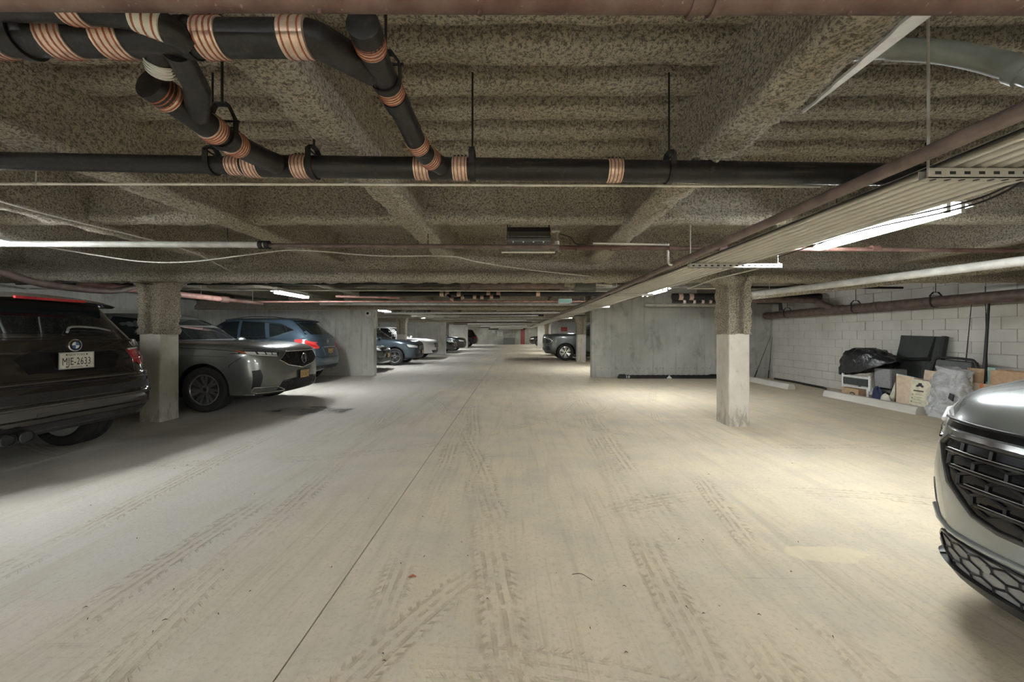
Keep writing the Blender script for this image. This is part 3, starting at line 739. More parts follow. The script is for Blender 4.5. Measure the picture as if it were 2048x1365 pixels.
# left bay pipes
run('dark_pipe', bez([(-6.72, 2.5, 2.165), (-6.47, 4.6, 2.135), (-6.42, 5.3, 2.01), (-6.41, 6.1, 2.0), (-6.4, 6.45, 2.08), (-6.4, 6.75, 2.205)], 6), .048, 'brownpipe', 'dark pipe running back above the black SUV roof')
run('dark_pipe', [(-8.6, 6.75, 2.208), (-2, 6.75, 2.205), (1.55, 6.75, 2.205)], .034, 'iron', 'slim dark pipe hidden behind the girder')
e = empty('pink_pipe', (-6.4, 8, 2.05), 'faded pink sprinkler pipe above the dark grey SUV', 'pipe')
Geo().tube([(-6.69, 6.0, 2.105), (-6.4, 8.6, 2.09)], .055, 16).obj('pipe_run', 'pinkpipe', e, smooth=40)
Geo().tube([(-6.4, 8.6, 2.09), (-6.3, 9.75, 2.085)], .04, 16).obj('pipe_run', 'redpipe', e, smooth=40)
Geo().tube([(-6.42, 8.5, 2.09), (-6.39, 8.7, 2.09)], .07, 16).obj('grooved_coupling', 'redpipe', e, smooth=40)
Geo().tube([(-6.35, 9.75, 2.13), (-4.2, 9.75, 2.135), (2.0, 9.75, 2.14)], .022, 12).obj('cross_run', 'pinkpipe', e, smooth=40)
for yy in (6.9, 8.1, 9.7): Geo().tube([(-6.5, yy, 2.13), (-6.5, yy, ZC)], .004, 6).obj('hanger_rod', 'galv', e)
run('pale_red_pipe', [P(672, 593, 9.3), P(800, 596, 9.3)], .026, 'pinkpipe', 'short pale red pipe beside the left strip light')

# services behind the girder
e = empty('cut_pipe', P(1030, 575, 6.3), 'large brown pipe with flanged open end behind the girder', 'pipe')
Geo().tube([P(945, 571, 6.3), P(1128, 570, 6.3)], .062, 20).obj('pipe_run', 'brownpipe', e, smooth=40)
Geo().lathe([(.062, 0), (.095, 0), (.095, .05), (.062, .05)], 24, basis(P(930, 570, 6.27), (1, 0, 0), (0, 0, 1)), True).obj('flange', 'redpipe', e, smooth=40)
Geo().lathe([(0, 0), (.066, 0), (.066, .06), (0, .06)], 24, basis(P(930, 570, 6.265), (1, 0, 0), (0, 0, 1))).obj('disc', 'brownpipe', e, smooth=40)
Geo().tube([P(928, 570, 6.3), P(950, 571, 6.3)], .05, 16).obj('neck', 'brownpipe', e, smooth=40)
for px in (985, 1095): c = P(px, 571, 6.3); Geo().tube([c, (c.x, c.y, ZC + .1)], .006, 6).obj('hanger_rod', 'rod', e)
run('white_conduit', [P(60, 578, 8.0), P(640, 581, 8.0), P(1215, 583, 8.0)], .014, 'emt', 'white conduit running straight across behind the girder', 'conduit', seg=10)
e = empty('far_drain', P(1000, 587, 8.6), 'black drain with small rusty couplings behind the white conduit', 'pipe')
Geo().tube([P(720, 588, 8.6), P(1220, 588, 8.6)], .057, 16).obj('pipe_run', 'iron', e, smooth=40)
for px in (884, 895, 918, 977, 997, 1076): coupling(e, P(px, 588, 8.6), (1, 0, 0), .057, .085, 3)
pts = bez([P(895, 592, 8.5), P(905, 598, 8.4), P(918, 598, 8.4), P(930, 594, 8.4), P(960, 595, 8.4), P(1000, 594, 8.4)], 5)
Geo().tube(pts, .04, 12).obj('lower_branch', 'iron', e, smooth=40)
for t in (.15, .33, .55, .68, .85): c, d = along(pts, t); coupling(e, c, d, .04, .07, 3)
def ebox(name, px0, py0, px1, py1, Y, dep, mat, label, cat='box', lid=None):
    a = P(px0, py1, Y); b = P(px1, py0, Y); e = empty(name, ((a.x+b.x)/2, Y, a.z), label, cat)
    Geo().box(a.x, b.x, Y, Y + dep, a.z, b.z).obj('body', mat, e, bevel=.004)
    Geo().box(a.x + .008, b.x - .008, Y - .006, Y, a.z + .008, b.z - .008).obj('cover', lid or mat, e, bevel=.002)
    return e
e = ebox('junction_box', 1151, 563, 1192, 583, 6.25, .13, 'olive', 'olive junction box hanging below the girder by the conduit rack')
c = P(1171, 566, 6.32); Geo().tube([c, (c.x + .16, c.y, c.z + .02), (c.x + .16, c.y, ZC + .1)], .006, 6).obj('hanger_rod', 'rod', e)
e = ebox('light_panel', 1117, 598, 1144, 607, 8.8, .1, 'white', 'small pale panel box below the black far drain', lid='teal')
for px in (1121, 1140): Geo().tube([P(px, 600, 8.85), (P(px, 600, 8.85).x, 8.85, ZC + .12)], .006, 6).obj('hanger_rod', 'galv', e)
ebox('junction_box', 1086, 622, 1104, 627, 14.5, .2, 'olive', 'tiny olive box among the distant pipes')
run('pale_branch', [P(1127, 570, 6.3), P(1154, 570, 6.3)], .028, 'spray', 'sprayed stub pipe meeting the olive junction box')
run('pale_branch', [P(1190, 569, 6.32), P(1224, 571, 6.32)], .017, 'emt', 'pale stub conduit leaving the olive junction box', 'conduit')
run('grey_drain', [P(640, 608, 11.2), P(1225, 609, 11.2)], .04, 'greypipe', 'pale grey pipe crossing before the second girder')
run('grey_drain', [P(1290, 610, 11.2), P(1440, 610, 11.2)], .05, 'greypipe', 'pale grey pipe in front of the right shear wall top')
e = empty('right_drain', P(1400, 595, 9.6), 'black drain with orange couplings beside the near right column head', 'pipe')
Geo().tube([P(1345, 594, 9.6), P(1640, 594, 9.6)], .085, 16).obj('pipe_run', 'iron', e, smooth=40)
for px in (1360, 1381): coupling(e, P(px, 594, 9.6), (1, 0, 0), .085, .10, 3)
pts = [P(1345, 604, 9.4), P(1430, 604, 9.4)]
Geo().tube(pts, .04, 12).obj('lower_branch', 'iron', e, smooth=40)
for px in (1368, 1388, 1405, 1420): coupling(e, P(px, 604, 9.4), (1, 0, 0), .04, .06, 3, 'greypipe')
run('dark_conduit', [P(1500, 575, 6.6), P(1805, 576, 6.6)], .02, 'rod', 'slim dark conduit behind the near right column', 'conduit', seg=10)
run('pale_conduit', [P(1375, 577, 6.8), P(1440, 577, 6.8)], .016, 'emt', 'pale conduit ending at the near right column head', 'conduit', seg=10)
for pts, r, mat, lab in (([(3.93, 7.15, 2.0), (4.31, 5.5, 2.0), (5.22, 1.6, 2.02)], .046, 'greypipe', 'pale insulated pipe slanting along the right bays'),
                         ([(4.35, 7.35, 1.995), (4.80, 5.6, 1.995), (5.55, 2.6, 2.05)], .038, 'spray', 'sprayed pipe beside the pale insulated pipe')):
    e = empty('insulated_pipe', pts[1], lab, 'pipe'); Geo().tube(pts, r, 16).obj('pipe_run', mat, e, smooth=40)
    for y in (3.2, 6.3):
        a, b = (pts[1], pts[2]) if y < 5 else (pts[1], pts[0]); u = (y - a[1]) / (b[1] - a[1]); x, z = a[0] + (b[0] - a[0])*u, a[2] + (b[2] - a[2])*u
        Geo().tube([(x, y, z), (x, y, ZC + .1)], .005, 6).obj('hanger_rod', 'galv', e)
# wall drain at right
e = empty('wall_drain', (7.45, 7, 1.8), 'big dull red-brown drain running along the block wall', 'pipe')
Geo().tube([(7.48, 4.2, 1.905), (7.46, 7, 1.895), (7.44, 9.3, 1.875), (7.42, 11.5, 1.86)], .095, 20).obj('pipe_run', 'brownpipe', e, smooth=40)
for yy in (8.0, 8.9, 9.35): Geo().tube([(7.45, yy - .07, 1.885), (7.45, yy + .07, 1.885)], .104, 20).obj('collar', 'brownpipe', e, smooth=40)
Geo().tube(bez([(7.43, 9.1, 1.92), (7.3, 9.2, 2.02), (7.2, 9.25, 2.1), (6.9, 9.25, 2.13), (5.6, 9.25, 2.13)], 6), .07, 16).obj('elbow_branch', 'brownpipe', e, smooth=40)
Geo().tube([(7.3, 9.2, 2.0), (7.18, 9.25, 2.1)], .082, 16).obj('elbow_collar', 'brownpipe', e, smooth=40)
for yy, xx, zz in ((6.9, 7.461, 1.8955), (8.5, 7.447, 1.882), (10.6, 7.428, 1.866)): clevis((xx, yy, zz), (0, 1, 0), .095, ZC, 'clevis hanger carrying the wall drain', .08, 'hangers on the wall drain')
run('dark_stub_pipe', [P(1515, 605, 10.2), P(1560, 605, 10.2), P(1562, 622, 10.2)], .05, 'iron', 'dark elbowed pipe in the corner by the block wall')

# transverse pipes further down the garage
far = [(13.2, 2.03, .03, 'white'), (14.6, 2.10, .05, 'redpipe'), (15.2, 2.02, .02, 'white'), (16.4, 2.08, .045, 'iron'), (17.2, 1.99, .03, 'greypipe'), (20, 2.0, .04, 'white'), (20.8, 1.93, .03, 'redpipe'),
       (22.3, 2.0, .05, 'greypipe'), (23.5, 1.92, .04, 'white'), (26.5, 1.98, .04, 'brownpipe'), (28, 1.88, .045, 'white'), (30, 1.94, .05, 'greypipe'), (33, 1.86, .05, 'white'), (36, 1.9, .05, 'brownpipe'), (40, 1.84, .05, 'white'), (44, 1.86, .06, 'iron')]
fn_ = {'white': ('white_pipe', 'white painted'), 'redpipe': ('red_pipe', 'rust red'), 'iron': ('iron_pipe', 'black iron'), 'greypipe': ('grey_pipe', 'pale grey'), 'brownpipe': ('brown_pipe', 'dull brown')}
for k, (y, z, r, m_) in enumerate(far):
    a = -4.4 + (k * 1.7) % 3.0; b = 1.55 - (k * .9) % 1.2
    e = empty(fn_[m_][0], ((a + b)/2, y, z - r), fn_[m_][1] + ' pipe crossing the distant ceiling beyond the second girder', 'pipe', 'distant ceiling pipes')
    Geo().tube([(a, y, z), (b, y, z + .02)], r, 8).obj('pipe_run', m_, e, smooth=40)
    for q in (.12, .5, .88):
        xx = a + (b-a)*q; Geo().tube([(xx, y, z), (xx, y, ZC + .12)], .006, 6).obj('hanger_rod', 'galv', e)
# fan of grey conduits on the far left ceiling
for k in range(7):
    run('bent_conduit', bez([(-4.25 + .14*k, 14.2, 2.12), (-4.2 + .14*k, 15.2, 2.12), (-4.0 + .14*k, 16.4, 2.08), (-3.9 + .14*k, 18, 2.05)], 4), .035, 'galv', 'bent grey conduit in the fan before the distant left bays', 'conduit', 'fan of bent conduits', 8)
# dome mirror ring on stub wall, sign boxes
e = empty('wall_camera', (-4.62, 12.3, 1.96), 'white ringed dome camera on the left shear wall', 'camera')
M = basis((-4.62, 12.35, 1.975), (1, 0, 0), (0, 0, 1))
Geo().lathe([(.04, 0), (.085, 0), (.09, .03), (.07, .05), (.045, .045), (.04, .02)], 24, M, True).obj('housing_ring', 'white', e, smooth=40)
Geo().lathe([(0, .0), (.055, .0), (.05, .03), (.03, .05), (0, .055)], 20, M).obj('dome', 'gloss_black', e, smooth=40)
e = empty('conduit_box', (-4.43, 12.5, 1.55), 'grey conduit box on the end of the left shear wall', 'box')
Geo().box(-4.455, -4.40, 12.42, 12.6, 1.5, 1.85).obj('body', 'greypipe', e, bevel=.005)
Geo().tube([(-4.42, 12.5, 1.85), (-4.42, 12.5, 2.09)], .02, 8).obj('conduit', 'galv', e)
# ------------------------------------------------------------------ car builder (local axes: +x nose, +y left side, z up)
def catmull(rows, n):
    q = [rows[0]] + rows + [rows[-1]]; out = []
    for i in range(1, len(q) - 2):
        for k in range(n):
            t = k / n; a, b, c, d = q[i-1], q[i], q[i+1], q[i+2]
            m1 = [(cc - aa) * .5 * .85 for aa, cc in zip(a, c)]; m2 = [(dd - bb) * .5 * .85 for bb, dd in zip(b, d)]
            h00, h10, h01, h11 = 2*t**3-3*t*t+1, t**3-2*t*t+t, -2*t**3+3*t*t, t**3-t*t
            out.append([h00*bb + h10*x1 + h01*cc + h11*x2 for bb, x1, cc, x2 in zip(b, m1, c, m2)])
    out.append(rows[-1]); return out
def quarter(xe, ze, x0, w, zs, n, M):
    pts = []
    for i in range(200):
        a = pi/2 * i / 199; c = max(0, cos(a)) ** (2/n); s = max(0, sin(a)) ** (2/n)
        pts.append((x0 + (xe - x0)*c, w*s, zs + (ze - zs)*c*c))
    L = [0]
    for p, q in zip(pts, pts[1:]): L.append(L[-1] + hypot(q[0]-p[0], q[1]-p[1]))
    out = []; j = 0
    for k in range(M + 1):
        s = L[-1]*k/M
        while j < len(L) - 2 and L[j+1] < s: j += 1
        u = (s - L[j]) / max(1e-9, L[j+1] - L[j]); out.append(tuple(a + (b-a)*u for a, b in zip(pts[j], pts[j+1])))
    return out
def body_mesh(rings, sub=3, M=18):
    rows = catmull([list(r) for r in rings], sub); g = Geo(); N = 4*M + 2
    for (xf, zf, xr, zr, w, zs, nf, nr, x0) in rows:
        qf = quarter(xf, zf, max(x0, xf - 1.1), w, zs, nf, M); qr = quarter(xr, zr, min(x0, xr + 1.1), w, zs, nr, M)
        half = qf + qr[::-1]                        # front centre -> side -> rear centre (left)
        right = [(x, -y, z) for x, y, z in half[::-1][1:-1]]
        g.v += [Vector(p) for p in half + right]
    R = len(rows)
    for i in range(R - 1):
        for k in range(N): k2 = (k+1) % N; g.face(i*N + k, i*N + k2, (i+1)*N + k2, (i+1)*N + k)
    g.face(*range(N)[::-1]); b = (R-1)*N
    # roof cap: fan strips left-right
    g.face(*[b + k for k in range(N)])
    return g

class Car:
    def __init__(s, name, label, rings, L, loc, rz, mat, wheels, R, ww=.25, tw=.80, clad=None, group=None, sub=3):
        s.e = empty(name, (loc[0], loc[1], 0), label, 'car', group, rz)
        g = body_mesh(rings, sub); me = bpy.data.meshes.new('body')
        me.from_pydata([tuple(v) for v in g.v], [], g.f); me.update()
        bm = bmesh.new(); bm.from_mesh(me); bmesh.ops.triangulate(bm, faces=[f for f in bm.faces if len(f.verts) > 4]); bmesh.ops.recalc_face_normals(bm, faces=bm.faces); bm.to_mesh(me)
        s.bvh = BVHTree.FromBMesh(bm); bm.free()
        for m in (MAT[mat] if isinstance(mat, str) else mat, MAT['black']): me.materials.append(m)
        o = bpy.data.objects.new('body', me); COL.objects.link(o)
        # wheel housings
        RC = R + .055
        cg = Geo()
        for xw in wheels:
            for sd in (-1, 1):
                cg.tube([(xw, sd*(tw - ww/2 - .10), R + .01), (xw, sd*1.3, R + .01)], RC, 40)
        cme = bpy.data.meshes.new('cut'); cme.from_pydata([tuple(v) for v in cg.v], [], cg.f); co = bpy.data.objects.new('cut', cme); COL.objects.link(co)
        md = o.modifiers.new('b', 'BOOLEAN'); md.object = co; md.operation = 'DIFFERENCE'; md.solver = 'EXACT'
        dg = bpy.context.evaluated_depsgraph_get(); nm = bpy.data.meshes.new_from_object(o.evaluated_get(dg))
        o.modifiers.clear(); o.data = nm; nm.name = 'body'; bpy.data.objects.remove(co); bpy.data.meshes.remove(cme); bpy.data.meshes.remove(me)
        if len(nm.materials) < 2:
            nm.materials.clear()
            for m in (MAT[mat] if isinstance(mat, str) else mat, MAT['black']): nm.materials.append(m)
        for p in nm.polygons:
            c = p.center; p.material_index = 0
            if clad and c.z < clad: p.material_index = 1
            for xw in wheels:
                if hypot(c.x - xw, c.z - R - .01) < RC + .004 and abs(c.y) > .4: 
                    if abs(p.normal.y) < .45 or abs(c.y) < tw - ww/2 - .08: p.material_index = 1
        nm.shade_smooth(); nm.set_sharp_from_angle(angle=radians(32))
        o.parent = s.e; s.body = o; s.R = R; s.wh = wheels; s.tw = tw; s.ww = ww
    def hit(s, axis, a, b, sgn=1):
        """axis 'x' (a=y,b=z), 'y' (a=x,b=z), 'z' (a=x,b=y); ray comes from the +/- side"""
        if axis == 'x': o = Vector((6*sgn, a, b)); d = Vector((-sgn, 0, 0))
        elif axis == 'y': o = Vector((a, 4*sgn, b)); d = Vector((0, -sgn, 0))
        else: o = Vector((a, b, 4)); d = Vector((0, 0, -1))
        p, n, i, _ = s.bvh.ray_cast(o, d)
        if p is None:
            q = {'x': Vector((2.3*sgn, a, b)), 'y': Vector((a, .9*sgn, b)), 'z': Vector((a, b, 1.5))}[axis]
            p, n, i, _ = s.bvh.find_nearest(q)
        return p, n
    def decal(s, name, axis, sgn, poly, mat, off=.004, grid=.05, parent=None, sink=.012):
        bm = bmesh.new(); vs_ = [bm.verts.new((a, b, 0)) for a, b in poly]; bm.faces.new(vs_)
        xs = [a for a, b in poly]; ys = [b for a, b in poly]
        for lo, hi, nrm in ((min(xs), max(xs), (1, 0, 0)), (min(ys), max(ys), (0, 1, 0))):
            v = lo + grid
            while v < hi - .002:
                bmesh.ops.bisect_plane(bm, geom=bm.verts[:] + bm.edges[:] + bm.faces[:], plane_co=(v*nrm[0], v*nrm[1], 0), plane_no=nrm); v += grid
        bnd = [e for e in bm.edges if len(e.link_faces) == 1]
        bmesh.ops.triangulate(bm, faces=[f for f in bm.faces if len(f.verts) > 4])
        ret = bmesh.ops.extrude_edge_only(bm, edges=[e for e in bm.edges if len(e.link_faces) == 1])
        skirt = {v for v in ret['geom'] if isinstance(v, bmesh.types.BMVert)}
        for v in bm.verts:
            p, n = s.hit(axis, v.co.x, v.co.y, sgn); 
            d = Vector((sgn, 0, 0)) if axis == 'x' else (Vector((0, sgn, 0)) if axis == 'y' else Vector((0, 0, 1)))
            if n.dot(d) < 0: n = -n
            nn = (n + d * .6).normalized()
            v.co = p + nn * (off if v not in skirt else -sink)
        bmesh.ops.recalc_face_normals(bm, faces=bm.faces)
        me = bpy.data.meshes.new(name); bm.to_mesh(me); bm.free()
        me.materials.append(MAT[mat] if isinstance(mat, str) else mat); me.shade_smooth(); me.set_sharp_from_angle(angle=radians(40))
        o = bpy.data.objects.new(name, me); COL.objects.link(o); o.parent = parent or s.e; return o
    def line(s, name, axis, sgn, pts, mat, r=.006, off=.0, parent=None, step=.06, seg=8):
        path = []
        for (a, b), (c, d) in zip(pts, pts[1:]):
            n = max(1, int(hypot(c-a, d-b) / step))
            for k in range(n): path.append((a + (c-a)*k/n, b + (d-b)*k/n))
        path.append(pts[-1]); out = []
        for a, b in path: p, n = s.hit(axis, a, b, sgn); out.append(p + n*off)
        return Geo().tube(out, r, seg).obj(name, mat, parent or s.e, True, smooth=50)
    def both(s, fn):
        for sd in (1, -1): fn(sd)
    def wheels(s, style='star', mat='alloy', dark='dark_alloy', nsp=5, rim=.66):
        proto = None
        R, W = s.R, s.ww; rr = R * rim
        for xw in s.wh:
            for sd in (-1, 1):
                if proto is None:
                    g = Geo(); My = Matrix(((1, 0, 0, 0), (0, 0, -1, 0), (0, 1, 0, 0), (0, 0, 0, 1)))     # local z -> -y (outer face towards -y)
                    o = W/2
                    g.lathe([(rr - .02, -o*.9), (rr + .006, -o*.9), (rr + .008, o*.93), (rr - .012, o*.95), (rr - .022, o*.86), (rr - .03, -o*.9)], 40, My)
                    g.cur = 1; g.lathe([(0, o*.30), (rr - .02, o*.30), (rr - .02, o*.34), (0, o*.34)], 32, My); g.cur = 0
                    for k in range(nsp):
                        a = 2*pi*k/nsp + pi/2
                        for da in ((-.16, .16) if style != 'wide' else (0,)):
                            ws = .024 if style != 'wide' else .05
                            ca, sa = cos(a + da), sin(a + da); 
                            M2 = My @ Matrix(((ca, -sa, 0, 0), (sa, ca, 0, 0), (0, 0, 1, 0), (0, 0, 0, 1)))
                            b = len(g.v); h0, h1 = o*.66, o*.86
                            for (x, y, z) in ((.03, -ws*1.1, o*.34), (.03, ws*1.1, o*.34), (.03, ws*.8, h0), (.03, -ws*.8, h0), (rr - .012, -ws*1.25, o*.34), (rr - .012, ws*1.25, o*.34), (rr - .012, ws, h1), (rr - .012, -ws, h1)):
                                g.v.append(M2 @ Vector((x, y, z)))
                            for q in ((0,1,2,3), (7,6,5,4), (0,4,5,1), (1,5,6,2), (2,6,7,3), (3,7,4,0)): g.face(*[b+i for i in q])
                    g.lathe([(.065, o*.4), (.06, o*.70), (.045, o*.74), (0, o*.75)], 20, My)
                    proto = g.obj('wheel', mat, s.e, True, smooth=35, mats=[dark])
                    t = Geo(); 
                    prof = [(rr + .004, -o*.82), (rr + .03, -o*.98), (R - .035, -o), (R - .008, -o*.86), (R, -o*.6), (R, -o*.4), (R - .007, -o*.38), (R - .007, -o*.3), (R, -o*.28), (R, o*.28), (R - .007, o*.3), (R - .007, o*.38), (R, o*.4), (R, o*.6), (R - .008, o*.86), (R - .035, o), (rr + .03, o*.98), (rr + .004, o*.82)]
                    t.lathe(prof, 48, My, True); t.obj('tyre', 'rubber', proto, True, smooth=35)
                    Geo().lathe([(.03, o*.74), (.03, o*.78), (0, o*.79)], 16, My).obj('hub_cap', 'black', proto, True)
                    wh = proto
                else:
                    wh = copy_tree(proto, s.e)
                wh.location = (xw, sd*s.tw, R); wh.rotation_euler = (0, 0, 0 if sd < 0 else pi)
    def arches(s, mat='black', wd=.055, off=.008, lo=-.15):
        for xw in s.wh:
            for sd in (-1, 1):
                r0 = s.R + .052; out = []; inn = []
                for k in range(25):
                    a = -lo*-1 + (pi - 2*lo*-1) * k/24 if False else lo + (pi - 2*lo)*k/24
                    out.append((xw + (r0+wd)*cos(a), s.R + .01 + (r0+wd)*sin(a))); inn.append((xw + r0*cos(a), s.R + .01 + r0*sin(a)))
                # strip mesh projected
                g = Geo()
                for (a, b), (c, d) in zip(out, inn):
                    for u, v, o in ((a, b, -.01), (a, b, off), (c, d, off), (c, d, -.03)):
                        p, n = s.hit('y', u, v, sd); q = p.copy(); q.y = sd*abs(p.y) + sd*o; g.v.append(q)
                for i in range(24):
                    for j in range(3): g.face(i*4 + j, i*4 + j + 1, (i+1)*4 + j + 1, (i+1)*4 + j)
                g.obj('wheel_arch', mat, s.e, True, smooth=50)
    def mirrors(s, x, z, mat, y=.92):
        for sd in (-1, 1):
            def fn(i, j):
                a = 2*pi*i/16; t = j/8; pr = math.sin(pi*min(.98, max(.02, t)))**.45
                return (x - .02 + .06*cos(a)*pr + .05*t, sd*(y + .22*t), z + .07*sin(a)*pr)
            g = Geo().grid(fn, 16, 9, True); g.tube([(x + .02, sd*(y - .06), z - .06), (x, sd*(y + .05), z - .02)], .025, 8)
            o = g.obj('wing_mirror', mat, s.e, True, smooth=50)
    def windows(s, polys, front=None, rear=None, mat='glass'):
        for poly in polys:
            for sd in (1, -1): s.decal('side_window', 'y', sd, poly, mat, .003, .12)
        if front: s.decal('windscreen', 'x', 1, front, mat, .003, .10)
        if rear: s.decal('rear_window', 'x', -1, rear, mat, .003, .10)
    def plate(s, sgn, z, txt, y=0, base='plate_white', ink='ink', top='NEW YORK', bar=None, tilt=0, off=.02, bottom=None):
        p, n = s.hit('x', y, z, sgn)
        M = basis((p.x + sgn*off, y, z), (0, sgn, 0), (0, 0, 1))
        pl = Geo().prism([(-.152, -.076), (.152, -.076), (.152, .076), (-.152, .076)], .006, M @ Matrix.Translation((0, 0, -.006))).obj('licence_plate', base, s.e, True, bevel=.002)
        fr = Geo()
        for a, b, c, d in ((-.158, -.082, .158, -.072), (-.158, .072, .158, .082), (-.158, -.072, -.149, .072), (.149, -.072, .158, .072)):
            fr.prism([(a, b), (c, b), (c, d), (a, d)], .012, M @ Matrix.Translation((0, 0, -.009)))
        fr.obj('plate_frame', 'black' if base != 'plate_white' else 'chrome', pl, True)
        g = Geo(); add_text(g, txt, .104, M @ Matrix.Translation((0, -.012, .0012)), .62, 1.05)
        if g.v: g.obj('plate_number', ink, pl, True)
        g = Geo(); add_text(g, top, .030, M @ Matrix.Translation((0, .055, .0012)), .95)
        g.obj('plate_state', ink, pl, True)
        if bottom: g = Geo(); add_text(g, bottom, .020, M @ Matrix.Translation((0, -.063, .0012)), .95); g.obj('plate_motto', ink, pl, True)
        for bx in (-.09, .09):
            for bz in (.058, -.06): Geo().tube([M @ Vector((bx, bz, 0)), M @ Vector((bx, bz, .004))], .007, 8).obj('plate_screw', 'black', pl, True)
        # backing shim so that the plate touches the body
        Geo().prism([(-.10, -.05), (.10, -.05), (.10, .05), (-.10, .05)], off + .06, M @ Matrix.Translation((0, 0, -off - .06 - .004))).obj('plate_holder', 'black', pl, True)
        return pl

def suv_rings(L, W, H, hood=1.05, cowl=None, bz=1.12, nose=0., tail=.0, wsx=.85, rfx=.0, rrx=-1.55, nf=4.2, nr=5.0, rear_rake=.25, hl=None, low=.26, belt_r=None):
    f, r, w = L/2, -L/2, W/2; cowl = cowl or hood + .09; hl = hl or hood - .13; br = belt_r or bz + .05
    return [
     (f - .30, low + .02, r + .30, low + .06, w - .16, low, nf, nr, -.1),
     (f - .08, low + .03, r + .10, low + .10, w - .05, low + .015, nf, nr, -.1),
     (f - .025, low + .12, r + .03, low + .22, w - .015, low + .12, nf, nr, -.1),
     (f, .55, r, .62, w, .58, nf, nr, -.1),
     (f - .01, .72, r + .02, .80, w, .74, nf, nr, -.1),
     (f - .04, hl, r + .07, .95, w - .008, .90, nf, nr, -.1),
     (f - .13, hood - .04, r + .09, bz - .10, w - .02, bz - .14, nf, nr, -.1),
     (f - .30, hood + .01, r + .11, bz - .03, w - .05, bz - .05, nf*.95, nr, -.1),
     (f - .75, hood + .06, r + .13, br - .03, w - .085, bz - .01, nf, nr, -.15),
     (wsx + .10, cowl - .005, r + .15, br, w - .105, bz + .015, 4.8, nr, -.2),
     (wsx, cowl + .015, r + .16, br + .02, w - .115, bz + .03, 4.8, nr, -.25),
     (wsx*.55 + rfx*.45, cowl*.45 + (H-.04)*.55, r + .16 + rear_rake*.5, (br + H - .06)*.5, w - .185, (bz + H - .09)*.52, 5, 5.5, -.5),
     (rfx + .06, H - .065, r + .16 + rear_rake*.95, H - .085, w - .262, H - .11, 5, 6, -.7),
     (rfx - .10, H - .03, r + .20 + rear_rake*1.05, H - .05, w - .31, H - .065, 4.5, 5.5, -.7),
     (rfx - .45, H - .008, r + .45 + rear_rake, H - .022, w - .46, H - .025, 4, 4.5, -.8),
     (rfx - .70, H, r + .75 + rear_rake, H - .008, w - .68, H - .005, 3.5, 3.5, -.8),
    ]
# ------------------------------------------------------------------ cars
MAT['p_black'] = paint('black_car_paint', (.022, .020, .017), .0, .14, 1.)
MAT['p_grey'] = paint('dark_grey_car_paint', (.17, .18, .165), .5, .28)
MAT['p_blue'] = paint('steel_blue_car_paint', (.075, .115, .15), .4, .3)
MAT['p_slate'] = paint('slate_blue_car_paint', (.06, .085, .105), .4, .3)
MAT['p_white'] = paint('white_car_paint', (.78, .78, .76), .0, .3)
MAT['p_green'] = paint('green_grey_car_paint', (.11, .122, .115), .45, .3)
MAT['p_silver'] = paint('silver_grey_car_paint', (.30, .325, .32), .35, .26)
MAT['p_char'] = paint('charcoal_car_paint', (.03, .032, .033), .3, .3)

# --- black SUV seen from behind
c = Car('black_suv', 'glossy black SUV parked nose in, white licence plate on its tailgate', suv_rings(4.9, 1.96, 1.765, 1.08, bz=1.16, wsx=.9, rrx=-1.6, nr=5.2, rear_rake=.33, low=.30, belt_r=1.29), 4.9,
        (-6.76, 3.90), pi, 'p_black', (1.5, -1.43), .385, .30, .82, clad=.30)
c.wheels('star', 'alloy'); c.arches('p_black', .05, .006)
c.windows([[(.62, 1.20), (.10, 1.58), (-.38, 1.64), (-.42, 1.20)], [(-.50, 1.20), (-.47, 1.64), (-1.1, 1.63), (-1.28, 1.24)], [(-1.40, 1.27), (-1.24, 1.60), (-1.6, 1.58), (-1.86, 1.36)]],
          [(-.72, 1.22), (.72, 1.22), (.60, 1.62), (-.60, 1.62)], [(-.80, 1.335), (.80, 1.335), (.62, 1.60), (-.62, 1.60)])
